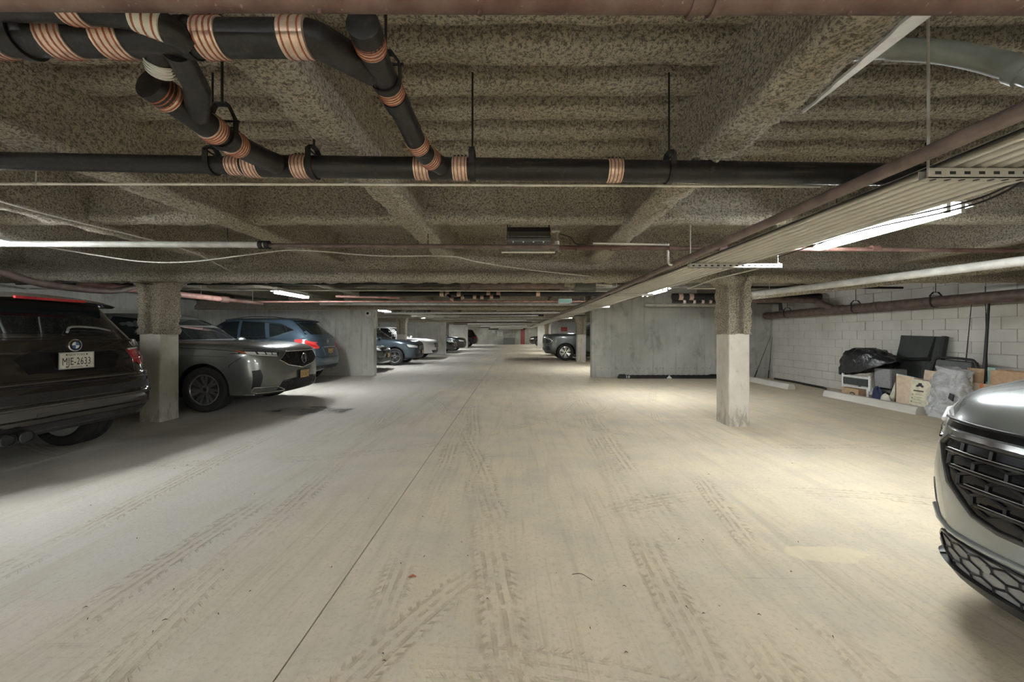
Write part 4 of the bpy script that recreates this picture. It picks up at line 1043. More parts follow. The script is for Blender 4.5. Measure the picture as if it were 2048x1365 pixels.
# spoiler over the rear window
def spo(i, j):
    y = -.66 + 1.32*i/24; t = j/8; x0 = -1.93; L = .22 - .05*(abs(y)/.66)**2
    if j <= 4: return (x0 - L*t*2, y, 1.735 - .02*(abs(y)/.66)**2*2 - .055*t*2)
    return (x0 - L*(2 - t*2) + .0, y, 1.735 - .02*(abs(y)/.66)**2*2 - .055 - .02 + .0*(t))
sp = Geo().grid(spo, 25, 9).obj('spoiler', 'p_black', c.e, True, smooth=40)
Geo().box(-2.155, -2.13, -.30, .30, 1.66, 1.685).obj('brake_light', 'redlens', sp, True, bevel=.004)
c.decal('trim_panel', 'x', -1, [(-.80, 1.255), (.80, 1.255), (.86, 1.20), (.74, 1.175), (.40, 1.155), (-.40, 1.155), (-.74, 1.175), (-.86, 1.20)], 'p_black', .035, .06)
for sd in (1, -1):
    tl = c.decal('tail_lamp', 'x', -1, [(sd*.955, 1.185), (sd*.60, 1.150), (sd*.64, 1.03), (sd*.72, .97), (sd*.95, .985)], 'redlens', .012, .05)
    c.decal('lamp_strip', 'x', -1, [(sd*.955, 1.20), (sd*.585, 1.165), (sd*.59, 1.145), (sd*.955, 1.178)], 'clearlens', .018, .05, tl)
    for q in (1.10, 1.045): c.line('lamp_rib', 'x', -1, [(sd*.62, q), (sd*.92, q + .02)], 'redlens2', .006, .014, tl)
    c.decal('tail_lamp_side', 'y', sd, [(-2.32, 1.15), (-2.05, 1.13), (-2.12, 1.04), (-2.35, 1.0)], 'redlens', .008, .05)
    c.line('bumper_reflector', 'x', -1, [(sd*.86, .72), (sd*.72, .69), (sd*.60, .68)], 'chrome', .008, .003)
    for dy in ((.46, .59) if sd > 0 else ()):
        M = basis((-2.44, sd*dy, .42), (0, -1, 0), (0, 0, 1))
        ex = Geo().lathe([(.042, -.06), (.05, -.06), (.052, .03), (.046, .034), (.044, .0)], 20, M @ Matrix.Scale(1.15, 4, (1, 0, 0)), True).obj('exhaust_tip', 'dark_alloy', c.e, True, smooth=40); Geo().lathe([(0, -.05), (.045, -.05), (.045, .018), (0, .018)], 20, M @ Matrix.Scale(1.15, 4, (1, 0, 0))).obj('exhaust_bore', 'ink', ex, True)
    c.line('shut_line', 'x', -1, [(sd*.55, 1.15), (sd*.62, 1.02), (sd*.60, .86)], 'ink', .006, 0)
c.decal('plate_recess', 'x', -1, [(-.36, 1.15), (.36, 1.15), (.46, 1.10), (.38, .96), (-.38, .96), (-.46, 1.10)], 'gloss_black', .003, .06)
c.plate(-1, 1.065, 'MJE-2633', 0, bottom='EXCELSIOR', off=.03)
# round badge
p, n = c.hit('x', 0, 1.215, -1); M = basis((p.x - .045, 0, 1.215), (0, -1, 0), (0, 0, 1))
bd = Geo().lathe([(.0, -.05), (.060, -.05), (.062, .0), (.056, .004), (0, .004)], 32, M).obj('badge', 'chrome', c.e, True, smooth=40)
Geo().lathe([(.034, .004), (.052, .004), (.052, .006), (.034, .006)], 32, M, True).obj('badge_ring', 'ink', bd, True)
for k in range(4):
    a0 = k*pi/2; poly = [(0, 0)] + [(.033*cos(a0 + pi/2*q/8), .033*sin(a0 + pi/2*q/8)) for q in range(9)]
    Geo().prism(poly, .006, M).obj('badge_quarter', 'white' if k % 2 else 'blue', bd, True)
g = Geo(); add_text(g, 'X5', .07, basis((c.hit('x', -.62, 1.215, -1)[0].x - .042, -.62, 1.215), (0, -1, 0), (0, 0, 1))); g.obj('model_lettering', 'chrome', c.e, True)
c.line('bumper_crease', 'x', -1, [(-.93, .83), (-.5, .845), (.5, .845), (.93, .83)], 'ink', .007, 0)
c.line('bumper_ridge', 'x', -1, [(-.95, .875), (-.5, .885), (.5, .885), (.95, .875)], 'p_black', .022, -.006)
c.line('bumper_ridge', 'x', -1, [(-.95, .665), (-.5, .67), (.5, .67), (.95, .665)], 'p_black', .026, -.008)
c.decal('bumper_reflection_band', 'x', -1, [(-.90, .79), (.90, .79), (.82, .71), (-.82, .71)], 'black', .004, .08)  # matte black band paints in the dark reflection along the bumper
c.decal('bumper_lip', 'x', -1, [(-.95, .555), (.95, .555), (.93, .52), (-.93, .52)], 'p_black', .02, .08)
c.decal('diffuser', 'x', -1, [(-.90, .50), (.90, .50), (.84, .40), (-.84, .40)], 'black', .006, .08)
c.decal('hook_cover', 'x', -1, [(.28, .60), (.37, .60), (.37, .53), (.28, .53)], 'p_black', .006, .08)
# rear wiper
wp = bez([c.hit('x', .0, 1.345, -1)[0] + Vector((-.03, 0, 0)), c.hit('x', -.08, 1.40, -1)[0] + Vector((-.035, 0, 0)), c.hit('x', -.30, 1.395, -1)[0] + Vector((-.03, 0, 0)), c.hit('x', -.46, 1.365, -1)[0] + Vector((-.012, 0, 0))], 5)
Geo().tube(wp, .011, 8).obj('rear_wiper', 'greybox', c.e, True, smooth=50)
for sd in (1, -1): Geo().tube([(.1, sd*.63, 1.70), (-.6, sd*.66, 1.755), (-1.3, sd*.65, 1.75), (-1.75, sd*.62, 1.70)], .014, 8).obj('roof_rail', 'chrome', c.e, True, smooth=50)

# --- dark grey SUV seen from its front corner
c = Car('grey_suv', 'dark grey SUV with pentagon mesh grille and orange licence plate', suv_rings(5.0, 2.0, 1.72, 1.13, bz=1.17, wsx=.78, rfx=.0, nf=3.6, nr=5, rear_rake=.45, hl=1.0, low=.25), 5.0,
        (-6.57, 7.52), 0, 'p_grey', (1.36, -1.48), .385, .26, .85, clad=.29)
c.wheels('star', 'alloy', 'dark_alloy', 7); c.arches('p_grey', .04, .006)
c.windows([[(.72, 1.20), (.18, 1.58), (-.42, 1.64), (-.42, 1.20)], [(-.50, 1.20), (-.50, 1.64), (-1.2, 1.62), (-1.3, 1.20)], [(-1.38, 1.21), (-1.3, 1.60), (-1.85, 1.50), (-1.95, 1.30)]],
          [(-.76, 1.225), (.76, 1.225), (.62, 1.61), (-.62, 1.61)], [(-.72, 1.2), (.72, 1.2), (.6, 1.5), (-.6, 1.5)])
c.mirrors(.62, 1.19, 'p_grey', .86)
def mesh_fill(c, sgn, poly, name, mat, dx, dz, r=.0045, off=.006, parent=None, style='diamond'):
    """lattice bars clipped to a polygon on the nose"""
    def inside(a, b):
        k = False; n = len(poly)
        for i in range(n):
            (x1, y1), (x2, y2) = poly[i], poly[i-1]
            if (y1 > b) != (y2 > b) and a < (x2-x1)*(b-y1)/(y2-y1) + x1: k = not k
        return k
    xs = [a for a, b in poly]; zs = [b for a, b in poly]; g = Geo()
    def seg(a, b, c2, d):
        m = ((a+c2)/2, (b+d)/2)
        if inside(a, b) and inside(c2, d):
            p, n1 = c.hit('x', a, b, sgn); q, n2 = c.hit('x', c2, d, sgn); g.tube([p + Vector((sgn*off, 0, 0)), q + Vector((sgn*off, 0, 0))], r, 4, False)
    nx = int((max(xs)-min(xs))/dx) + 2; nz_ = int((max(zs)-min(zs))/dz) + 2
    for i in range(-1, nx):
        for j in range(-1, nz_):
            a = min(xs) + i*dx; b = min(zs) + j*dz
            if style == 'diamond':
                a += (dx/2 if j % 2 else 0)
                seg(a, b, a + dx/2, b + dz); seg(a, b, a - dx/2, b + dz)
            else:                                       # honeycomb
                a += (dx/2 if j % 2 else 0)
                seg(a, b, a, b + dz*.62); seg(a, b + dz*.62, a + dx/2, b + dz); seg(a, b + dz*.62, a - dx/2, b + dz)
    if g.v: return g.obj(name, mat, parent or c.e, True)
gp = [(-.62, .87), (-.46, 1.01), (.46, 1.01), (.62, .87), (.44, .77), (.0, .69), (-.44, .77)]
gr = c.decal('grille', 'x', 1, gp, 'black', .004, .05); mesh_fill(c, 1, gp, 'grille_mesh', 'dark_alloy', .06, .028, .004, .008, gr)
c.line('grille_frame', 'x', 1, gp + gp[:1], 'chrome', .011, .006, gr)
M = basis((c.hit('x', 0, .865, 1)[0].x + .035, 0, .865), (0, 1, 0), (0, 0, 1)) @ Matrix.Scale(1.12, 4, (0, 1, 0))
bd = Geo().lathe([(.070, 0), (.085, 0), (.083, .016), (.073, .016)], 28, M, True).obj('badge', 'alloy', gr, True, smooth=40)
Geo().lathe([(0, -.03), (.075, -.03), (.075, .002), (0, .002)], 24, M).obj('badge_back', 'black', gr, True)
for s_ in (-1, 1): Geo().tube([M @ Vector((s_*.055, -.055, .01)), M @ Vector((s_*.012, .068, .01))], .007, 6).obj('badge_arm', 'alloy', gr, True)
Geo().tube([M @ Vector((-.045, -.005, .01)), M @ Vector((.045, -.005, .01))], .006, 6).obj('badge_bar', 'alloy', gr, True)
for sd in (1, -1):
    hl = c.decal('headlamp', 'x', 1, [(sd*.64, .93), (sd*.60, 1.0), (sd*.86, 1.035), (sd*.985, 1.05), (sd*.975, .99), (sd*.86, .955)], 'darklens', .006, .05)
    for k in range(4): 
        a = .655 + .072*k; c.decal('led_lens', 'x', 1, [(sd*a, .958 + .007*k), (sd*(a + .055), .963 + .007*k), (sd*(a + .055), 1.0 + .008*k), (sd*a, .993 + .008*k)], 'clearlens', .014, .05, hl)
    c.line('drl', 'x', 1, [(sd*.65, .938), (sd*.86, .965), (sd*.95, .985)], 'white', .008, .008, hl)
    c.decal('marker', 'y', sd, [(2.12, 1.0), (1.90, 1.045), (1.84, 1.05), (2.06, .985)], 'amber', .008, .04)
    c.decal('side_intake', 'x', 1, [(sd*.865, .72), (sd*.925, .70), (sd*.915, .40), (sd*.86, .39), (sd*.85, .60)], 'black', .005, .04)
    c.line('intake_trim', 'x', 1, [(sd*.50, .335), (sd*.68, .415), (sd*.90, .41), (sd*.905, .34), (sd*.86, .31), (sd*.50, .325)], 'chrome', .010, .006)
    c.line('shut_line', 'y', sd, [(1.98, .93), (1.80, .80), (1.79, .76)], 'ink', .005, 0)
    c.line('hood_seam', 'y', sd, [(2.05, 1.015), (1.6, 1.06), (1.0, 1.09), (.75, 1.12)], 'ink', .005, 0)
    c.line('door_seam', 'y', sd, [(.72, 1.14), (.76, .9), (.72, .45)], 'ink', .005, 0); c.line('door_seam', 'y', sd, [(-.46, 1.18), (-.45, .8), (-.42, .40)], 'ink', .005, 0)
    c.line('sill_trim', 'y', sd, [(.90, .33), (0, .32), (-.98, .33)], 'chrome', .010, .002)
    c.line('window_trim', 'y', sd, [(.76, 1.185), (-.4, 1.185), (-1.95, 1.28)], 'chrome', .007, .003)
    c.line('lower_trim', 'y', sd, [(1.85, .30), (2.15, .29)], 'chrome', .008, .004)
    c.line('body_crease', 'y', sd, [(1.75, .95), (.9, .965), (-1.9, 1.0)], 'p_grey', .012, -.004)
    c.line('door_handle', 'y', sd, [(-.20, 1.03), (-.38, 1.035)], 'chrome', .014, .012)
c.line('bonnet_seam', 'x', 1, [(-.90, 1.075), (-.62, 1.045), (-.3, 1.03), (.3, 1.03), (.62, 1.045), (.90, 1.075)], 'ink', .006, 0)
lp_ = [(-.66, .34), (-.56, .50), (-.20, .525), (.20, .525), (.56, .50), (.66, .34), (.45, .30), (-.45, .30)]
lo_ = c.decal('lower_grille', 'x', 1, lp_, 'black', .004, .05); mesh_fill(c, 1, lp_, 'lower_mesh', 'dark_alloy', .075, .035, .004, .008, lo_)
c.plate(1, .57, 'JEX-2619', 0, 'plate_gold', 'navy', off=.035)

# --- blue crossover seen from its rear corner
c = Car('blue_crossover', 'steel blue crossover with red tail lamps parked against the shear wall', suv_rings(4.65, 1.84, 1.76, 1.06, bz=1.14, wsx=.95, rfx=.2, nf=3.8, nr=4.2, rear_rake=.55, low=.28, belt_r=1.26), 4.65,
        (-7.40, 10.82), pi, 'p_blue', (1.38, -1.33), .36, .235, .79, clad=.33)
c.wheels('star', 'alloy'); c.arches('black', .04, .006)
c.windows([[(.78, 1.19), (.22, 1.62), (-.25, 1.66), (-.28, 1.19)], [(-.35, 1.19), (-.33, 1.66), (-.92, 1.62), (-1.02, 1.21)], [(-1.12, 1.24), (-1.04, 1.60), (-1.35, 1.57), (-1.70, 1.42)]],
          [(-.68, 1.2), (.68, 1.2), (.56, 1.6), (-.56, 1.6)], [(-.66, 1.31), (.66, 1.31), (.56, 1.62), (-.56, 1.62)])
def spo2(i, j):
    y = -.60 + 1.2*i/20; t = j/6; L = .36 - .10*(abs(y)/.6)**3
    return (-1.45 - L*(t*2 if j <= 3 else 2 - t*2), y, (1.755 if j <= 3 else 1.70) - .06*(t*2 if j <= 3 else 2 - t*2) - .02*(abs(y)/.6)**2)
Geo().grid(spo2, 21, 7).obj('spoiler', 'p_blue', c.e, True, smooth=40)
for sd in (1, -1):
    tl = c.decal('tail_lamp', 'x', -1, [(sd*.90, 1.17), (sd*.80, 1.16), (sd*.56, 1.06), (sd*.46, .97), (sd*.52, .935), (sd*.80, .945), (sd*.90, 1.0)], 'redlens2', .012, .05)
    c.decal('lamp_core', 'x', -1, [(sd*.76, 1.09), (sd*.60, 1.03), (sd*.56, .98), (sd*.76, .99)], 'redlens', .018, .05, tl)
    c.decal('tail_lamp_side', 'y', sd, [(-2.12, .98), (-1.80, 1.10), (-1.76, 1.17), (-1.92, 1.19), (-2.2, 1.10)], 'redlens2', .012, .05)
    c.line('window_trim', 'y', sd, [(.80, 1.175), (-.3, 1.175), (-1.05, 1.20), (-1.70, 1.42), (-1.35, 1.585), (-.6, 1.665)], 'chrome', .009, .003)
    c.line('door_seam', 'y', sd, [(-.31, 1.15), (-.31, .4)], 'ink', .005, 0); c.line('door_seam', 'y', sd, [(-1.05, 1.18), (-1.10, 1.0), (-.95, .78)], 'ink', .005, 0)
    Geo().tube([(.15, sd*.60, 1.69), (-.5, sd*.62, 1.775), (-1.1, sd*.61, 1.77), (-1.55, sd*.58, 1.71)], .016, 8).obj('roof_rail', 'chrome', c.e, True, smooth=50)
c.mirrors(.80, 1.18, 'p_blue', .80)
c.decal('plate_recess', 'x', -1, [(-.34, .96), (.34, .96), (.30, .74), (-.30, .74)], 'p_blue', .012, .06)
c.line('tailgate_trim', 'x', -1, [(-.32, .965), (.32, .965)], 'chrome', .014, .02)
c.plate(-1, .86, 'GKL-6128', 0, 'plate_gold', 'navy', off=.03)
M = basis((c.hit('x', 0, 1.13, -1)[0].x - .012, 0, 1.13), (0, -1, 0), (0, 0, 1))
Geo().lathe([(.045, 0), (.058, 0), (.058, .012), (.045, .012)], 24, M, True).obj('badge', 'chrome', c.e, True)
Geo().box(M.translation.x - .012, M.translation.x, -.07, .07, 1.118, 1.142).obj('badge_bar', 'chrome', c.e, True)
c.line('tailgate_seam', 'x', -1, [(-.80, 1.0), (-.70, .75), (-.5, .70), (.5, .70), (.70, .75), (.80, 1.0)], 'ink', .006, 0)
c.decal('lower_bumper', 'x', -1, [(-.85, .48), (.85, .48), (.75, .34), (-.75, .34)], 'black', .008, .07)
c.line('exhaust_trim', 'x', -1, [(.62, .36), (.30, .36), (.27, .40)], 'chrome', .016, .01)
Geo().tube([c.hit('x', .05, 1.33, -1)[0] + Vector((-.02, 0, 0)), c.hit('x', -.40, 1.35, -1)[0] + Vector((-.02, 0, 0))], .010, 6).obj('rear_wiper', 'greybox', c.e, True)

# --- silver crossover at the right edge
L = 4.66; f, r, w = L/2, -L/2, .925
rg = suv_rings(L, 1.85, 1.69, 1.12, bz=1.14, wsx=.85, nf=3.6, nr=5, rear_rake=.4, low=.2)
rg[0] = (f - .35, .20, r + .3, .28, w - .16, .22, 3.4, 5, -.1); rg[1] = (f - .05, .20, r + .10, .34, w - .02, .24, 3.4, 5, -.1); rg[2] = (f - .02, .30, r + .03, .45, w - .005, .34, 3.6, 5, -.1)
rg[3] = (f - .005, .48, r, .62, w, .55, 3.8, 5, -.1); rg[4] = (f, .66, r + .02, .80, w, .72, 3.8, 5, -.1); rg[5] = (f - .015, .82, r + .07, .95, w - .008, .86, 3.6, 5, -.1)
rg[6] = (f - .05, .93, r + .09, 1.02, w - .02, .97, 3.6, 5, -.1); rg[7] = (f - .17, 1.05, r + .11, 1.09, w - .05, 1.06, 3.6, 5, -.1)
c = Car('silver_crossover', 'silver grey crossover with black honeycomb grille nosing out at the lane edge', rg, L, (1.985 + f, 1.24), pi, 'p_silver', (1.40, -1.30), .37, .24, .80, clad=.24)
c.wheels('star', 'alloy')
c.windows([[(.72, 1.17), (.18, 1.55), (-.40, 1.60), (-.42, 1.17)], [(-.5, 1.17), (-.48, 1.60), (-1.1, 1.57), (-1.25, 1.18)]], [(-.72, 1.2), (.72, 1.2), (.6, 1.56), (-.6, 1.56)], [(-.7, 1.2), (.7, 1.2), (.55, 1.5), (-.55, 1.5)])
c.mirrors(.72, 1.17, 'p_silver', .82)
gp = [(-.66, .80), (-.62, .845), (.62, .845), (.66, .80), (.58, .64), (.46, .535), (.36, .51), (-.36, .51), (-.46, .535), (-.58, .64)]
gr = c.decal('grille', 'x', 1, gp, 'gloss_black', .004, .05)
mesh_fill(c, 1, gp, 'grille_mesh', 'black', .13, .07, .006, .012, gr, 'hex')
for q, yy in ((.785, .60), (.72, .56), (.655, .50), (.59, .44)):
    c.line('grille_bar', 'x', 1, [(-yy, q), (yy, q)], 'gloss_black', .010, .014, gr); c.line('grille_bar_edge', 'x', 1, [(-yy + .02, q + .010), (yy - .02, q + .010)], 'alloy', .0028, .022, gr)
c.line('grille_frame', 'x', 1, gp + gp[:1], 'dark_alloy', .014, .004, gr)
c.decal('upper_bar', 'x', 1, [(-.70, .875), (.70, .875), (.67, .848), (-.67, .848)], 'chrome', .016, .05)
c.decal('grille_shoulder', 'x', 1, [(-.70, .91), (.70, .91), (.71, .882), (-.71, .882)], 'gloss_black', .004, .05)
for sd in (1, -1):
    hl = c.decal('headlamp', 'x', 1, [(sd*.70, .91), (sd*.69, .84), (sd*.72, .79), (sd*.80, .85), (sd*.89, .93), (sd*.885, .965), (sd*.80, .955)], 'clearlens', .006, .04)
    c.line('drl', 'x', 1, [(sd*.71, .90), (sd*.79, .935), (sd*.875, .955)], 'white', .011, .012, hl)
    hs = c.decal('headlamp_side', 'y', sd, [(f - .16, .93), (f - .16, .86), (f - .30, .86), (f - .62, .985), (f - .66, 1.02), (f - .40, .99)], 'clearlens', .007, .04)
    c.line('lamp_edge', 'y', sd, [(f - .17, .855), (f - .30, .852), (f - .62, .98)], 'gloss_black', .006, .008, hs)
    c.line('lamp_edge', 'x', 1, [(sd*.70, .82), (sd*.80, .86), (sd*.89, .935)], 'gloss_black', .006, .010, hl)
    c.decal('air_curtain', 'x', 1, [(sd*.755, .60), (sd*.80, .585), (sd*.81, .50), (sd*.76, .44), (sd*.69, .43), (sd*.735, .50)], 'greybox', .003, .04)
    c.line('curtain_edge', 'x', 1, [(sd*.74, .47), (sd*.69, .42), (sd*.60, .40), (0, .405)], 'p_silver', .016, .0)
    c.decal('corner_fin', 'x', 1, [(sd*.865, .72), (sd*.82, .69), (sd*.835, .64), (sd*.865, .66)], 'gloss_black', .004, .04)
    c.decal('lip_end', 'x', 1, [(sd*.875, .33), (sd*.81, .30), (sd*.72, .22), (sd*.86, .24)], 'p_silver', .022, .05)
lp_ = [(-.70, .34), (-.66, .375), (.66, .375), (.70, .34), (.62, .235), (-.62, .235)]
lo_ = c.decal('lower_grille', 'x', 1, lp_, 'greybox', .004, .05); mesh_fill(c, 1, lp_, 'lower_mesh', 'black', .10, .042, .005, .008, lo_, 'hex')
c.line('lower_frame', 'x', 1, lp_ + lp_[:1], 'gloss_black', .008, .006, lo_)
for yy in (-.42, .42): Geo().tube([c.hit('x', yy, .325, 1)[0] + Vector((-.01, 0, 0)), c.hit('x', yy, .325, 1)[0] + Vector((.014, 0, 0))], .017, 14).obj('parking_sensor', 'p_silver', c.e, True, smooth=40)
c.decal('front_lip', 'x', 1, [(-.87, .24), (.87, .24), (.84, .21), (-.84, .21)], 'black', .030, .06)
c.line('hood_seam', 'x', 1, [(-.72, .918), (-.4, .916), (.4, .916), (.72, .918)], 'ink', .007, .002)

# --- big green-grey SUV down the right side
rg = suv_rings(5.4, 2.08, 1.93, 1.27, bz=1.33, wsx=1.0, rfx=.35, nf=5.2, nr=6, rear_rake=.2, hl=1.12, low=.32)
rg[5] = (2.70, 1.02, -2.63, 1.0, 1.035, .98, 5.2, 6, -.1); rg[6] = (2.67, 1.24, -2.61, 1.2, 1.02, 1.20, 5.2, 6, -.1); rg[7] = (2.58, 1.31, -2.59, 1.3, .99, 1.29, 5.2, 6, -.1); rg[8] = (1.95, 1.355, -2.57, 1.36, .955, 1.33, 5, 6, -.15)
c = Car('large_suv', 'big dark green-grey SUV with tall hood and chrome wheels behind the right column', rg, 5.4,
        (1.52 + 2.7, 20.25), pi, 'p_green', (1.68, -1.38), .415, .28, .88, clad=.36)
c.wheels('star', 'chrome', 'dark_alloy', 6); c.arches('p_green', .06, .01)
c.windows([[(.9, 1.40), (.45, 1.78), (-.3, 1.82), (-.3, 1.40)], [(-.4, 1.40), (-.4, 1.82), (-1.3, 1.80), (-1.35, 1.40)]], [(-.8, 1.42), (.8, 1.42), (.68, 1.78), (-.68, 1.78)])
c.mirrors(.8, 1.38, 'black', .9)
for sd in (1, -1):
    c.decal('headlamp', 'y', sd, [(2.62, 1.10), (2.40, 1.12), (2.30, 1.02), (2.36, .84), (2.52, .80), (2.62, .86)], 'darklens', .01, .05)
    c.line('lamp_ring', 'y', sd, [(2.58, 1.08), (2.38, 1.08), (2.34, .98), (2.42, .86), (2.56, .86)], 'chrome', .02, .01)
    c.decal('fog_pocket', 'y', sd, [(2.66, .72), (2.50, .72), (2.40, .52), (2.64, .52)], 'black', .008, .06)
    c.decal('side_step', 'y', sd, [(1.1, .46), (-.8, .46), (-.8, .34), (1.1, .34)], 'black', .04, .2)
c.decal('grille', 'x', 1, [(-.72, 1.14), (.72, 1.14), (.68, .72), (-.68, .72)], 'gloss_black', .01, .1)
c.decal('lower_grille', 'x', 1, [(-.7, .62), (.7, .62), (.6, .48), (-.6, .48)], 'black', .01, .1)

# --- the rest of the parked rows
def parked(label, rings, L, loc, rz, mat, wheels, R, face=1, group=None, lamp='clearlens', belt=1.14, H=1.68, name='parked_car', W=1.86):
    c = Car(name, label, rings, L, loc, rz, mat, wheels, R, .24, W/2 - .13, clad=.30, group=group, sub=2)
    c.wheels('star', 'alloy'); c.arches('black', .035, .006)
    b, h = belt + .06, H - .10
    c.windows([[(.72, b), (.20, h - .02), (-.40, h), (-.42, b)], [(-.5, b), (-.48, h), (-1.1, h - .03), (-1.3, b + .04)]], [(-.7, b + .02), (.7, b + .02), (.58, h), (-.58, h)], [(-.66, b + .06), (.66, b + .06), (.52, h - .04), (-.52, h - .04)])
    c.mirrors(.75, b, mat, W/2 - .12)
    for sd in (1, -1):
        c.decal('headlamp', 'x', 1, [(sd*.54, .80), (sd*.88, .87), (sd*.86, .76), (sd*.56, .73)], lamp, .008, .06)
        c.decal('headlamp_side', 'y', sd, [(L/2 - .14, .84), (L/2 - .42, .88), (L/2 - .40, .80), (L/2 - .14, .76)], lamp, .008, .06)
        c.decal('tail_lamp', 'x', -1, [(sd*.50, .98), (sd*.88, 1.02), (sd*.88, .88), (sd*.54, .86)], 'redlens', .008, .06)
        c.line('window_trim', 'y', sd, [(.76, b - .02), (-.5, b - .02), (-1.3, b + .02)], 'chrome', .008, .003)
        c.line('door_seam', 'y', sd, [(-.46, b), (-.44, .42)], 'ink', .006, 0)
    c.decal('grille', 'x', 1, [(-.50, .84), (.50, .84), (.42, .62), (-.42, .62)], 'gloss_black', .006, .06)
    c.decal('lower_grille', 'x', 1, [(-.70, .48), (.70, .48), (.60, .34), (-.60, .34)], 'black', .006, .06)
    c.plate(1, .55, 'HBT-4071', 0, 'plate_gold', 'navy', off=.03)
    return c
sed = lambda L=4.7, H=1.46: suv_rings(L, 1.84, H, .86, bz=.93, wsx=.75, rfx=.0, nf=3.6, nr=4.2, rear_rake=1.1, hl=.74, low=.22, belt_r=1.05)
sv = lambda L=4.7, H=1.68: suv_rings(L, 1.88, H, 1.02, bz=1.10, wsx=.8, rfx=.05, nf=3.6, nr=4.8, rear_rake=.4, low=.25)
parked('dark grey sedan half hidden behind the left shear wall end', sed(), 4.7, (-4.62 - 2.35, 14.3), 0, 'p_green', (1.38, -1.35), .33, belt=.95, H=1.46, name='grey_sedan')
parked('slate blue hatchback crossover parked behind the far left column', sv(4.6, 1.66), 4.6, (-4.08 - 2.3, 17.3), 0, 'p_slate', (1.36, -1.3), .36, H=1.66, belt=1.08, name='slate_crossover')
parked('white SUV parked beyond the far left column', sv(4.8, 1.72), 4.8, (-4.15 - 2.4, 21.0), 0, 'p_white', (1.42, -1.4), .37, H=1.72, belt=1.1, name='white_suv')
parked('low black sedan peeking past the second left shear wall', sed(4.7, 1.42), 4.7, (-4.05 - 2.35, 27.3), 0, 'p_black', (1.38, -1.35), .33, belt=.95, H=1.42, name='black_sedan')
parked('charcoal crossover parked beyond the low black sedan', sv(4.6, 1.62), 4.6, (-3.75 - 2.3, 30.3), 0, 'p_char', (1.36, -1.3), .36, H=1.62, belt=1.08, name='charcoal_crossover')
parked('dark SUV tail showing past the last left shear wall', sv(4.8, 1.8), 4.8, (-3.7 - 2.4, 40.0), pi, 'p_char', (1.42, -1.4), .37, H=1.8, belt=1.1, name='dark_suv')
parked('dark car parked by the red door at the far end', sv(4.7, 1.7), 4.7, (1.7 + 2.35, 42.5), pi, 'p_black', (1.38, -1.35), .36, H=1.7, belt=1.1, name='dark_car')
parked('dark pickup-height SUV beyond the big green-grey SUV', sv(4.9, 1.75), 4.9, (2.5 + 2.45, 23.2), pi, 'p_char', (1.42, -1.4), .37, H=1.75, belt=1.1, name='dark_utility_car')
# ------------------------------------------------------------------ wheel stops, stored things, signs
def wheel_stop(x, y0, y1, label):
    pr = [(-.09, 0), (.09, 0), (.085, .06), (.055, .125), (-.055, .125), (-.085, .06)]
    n = 24
    def fn(i, j):
        y = y0 + (y1-y0)*i/(n-1); a, z = pr[j % len(pr)]; return (x + a + .004*nz((a, y, z), 5), y, z*(1 + .05*nz((a, y, z), 6, 3)))
    g = Geo().grid(fn, n, len(pr) + 1); g.face(*range(len(pr))); g.face(*[(n-1)*(len(pr)+1) + k for k in range(len(pr))][::-1])
    tag(g.obj('wheel_stop', 'stop', smooth=20), label, 'wheel stop', 'concrete wheel stops')
wheel_stop(6.68, 6.4, 8.32, 'long pale concrete wheel stop in front of the stored boxes')
wheel_stop(6.62, 9.3, 11.2, 'pale concrete wheel stop in the corner by the shear wall')
# black rubber kerb at the foot of the right shear wall
e = empty('rubber_kerb', (4.6, 11.6, 0), 'black rubber parking kerb with white number at the foot of the grey shear wall', 'wheel stop')
def kerb(i, j):
    x = 3.09 + 3.03*i/60; pr = [(0, 0), (0, .07), (.03, .10), (.09, .10), (.12, .07), (.12, 0)]; a, z = pr[j]
    k = 1.25 if i in (1, 2, 3, 4) or i in (55, 56, 57, 58) else (1.0 + (.06 if i % 3 == 0 else -.03)); k *= .5 if i in (0, 60) else 1
    return (x, 11.56 + a, z*k)
g = Geo().grid(kerb, 61, 6); g.face(*range(6)); g.face(*[360 + k for k in range(6)][::-1]); g.obj('kerb_body', 'black', e)
g = Geo(); add_text(g, '10', .10, basis((3.37, 11.556, .05), (1, 0, 0), (0, 0, 1)), 1.3, 1, .002); g.obj('kerb_number', 'white', e)
Geo().prism([(-.08, 0), (.08, 0), (0, .1)], .012, basis((4.60, 11.558, .005), (1, 0, 0), (0, 0, 1))).obj('white_triangle', 'white', e)

def rotz(cx, cy, a): return Matrix.Translation((cx, cy, 0)) @ Matrix.Rotation(a, 4, 'Z')
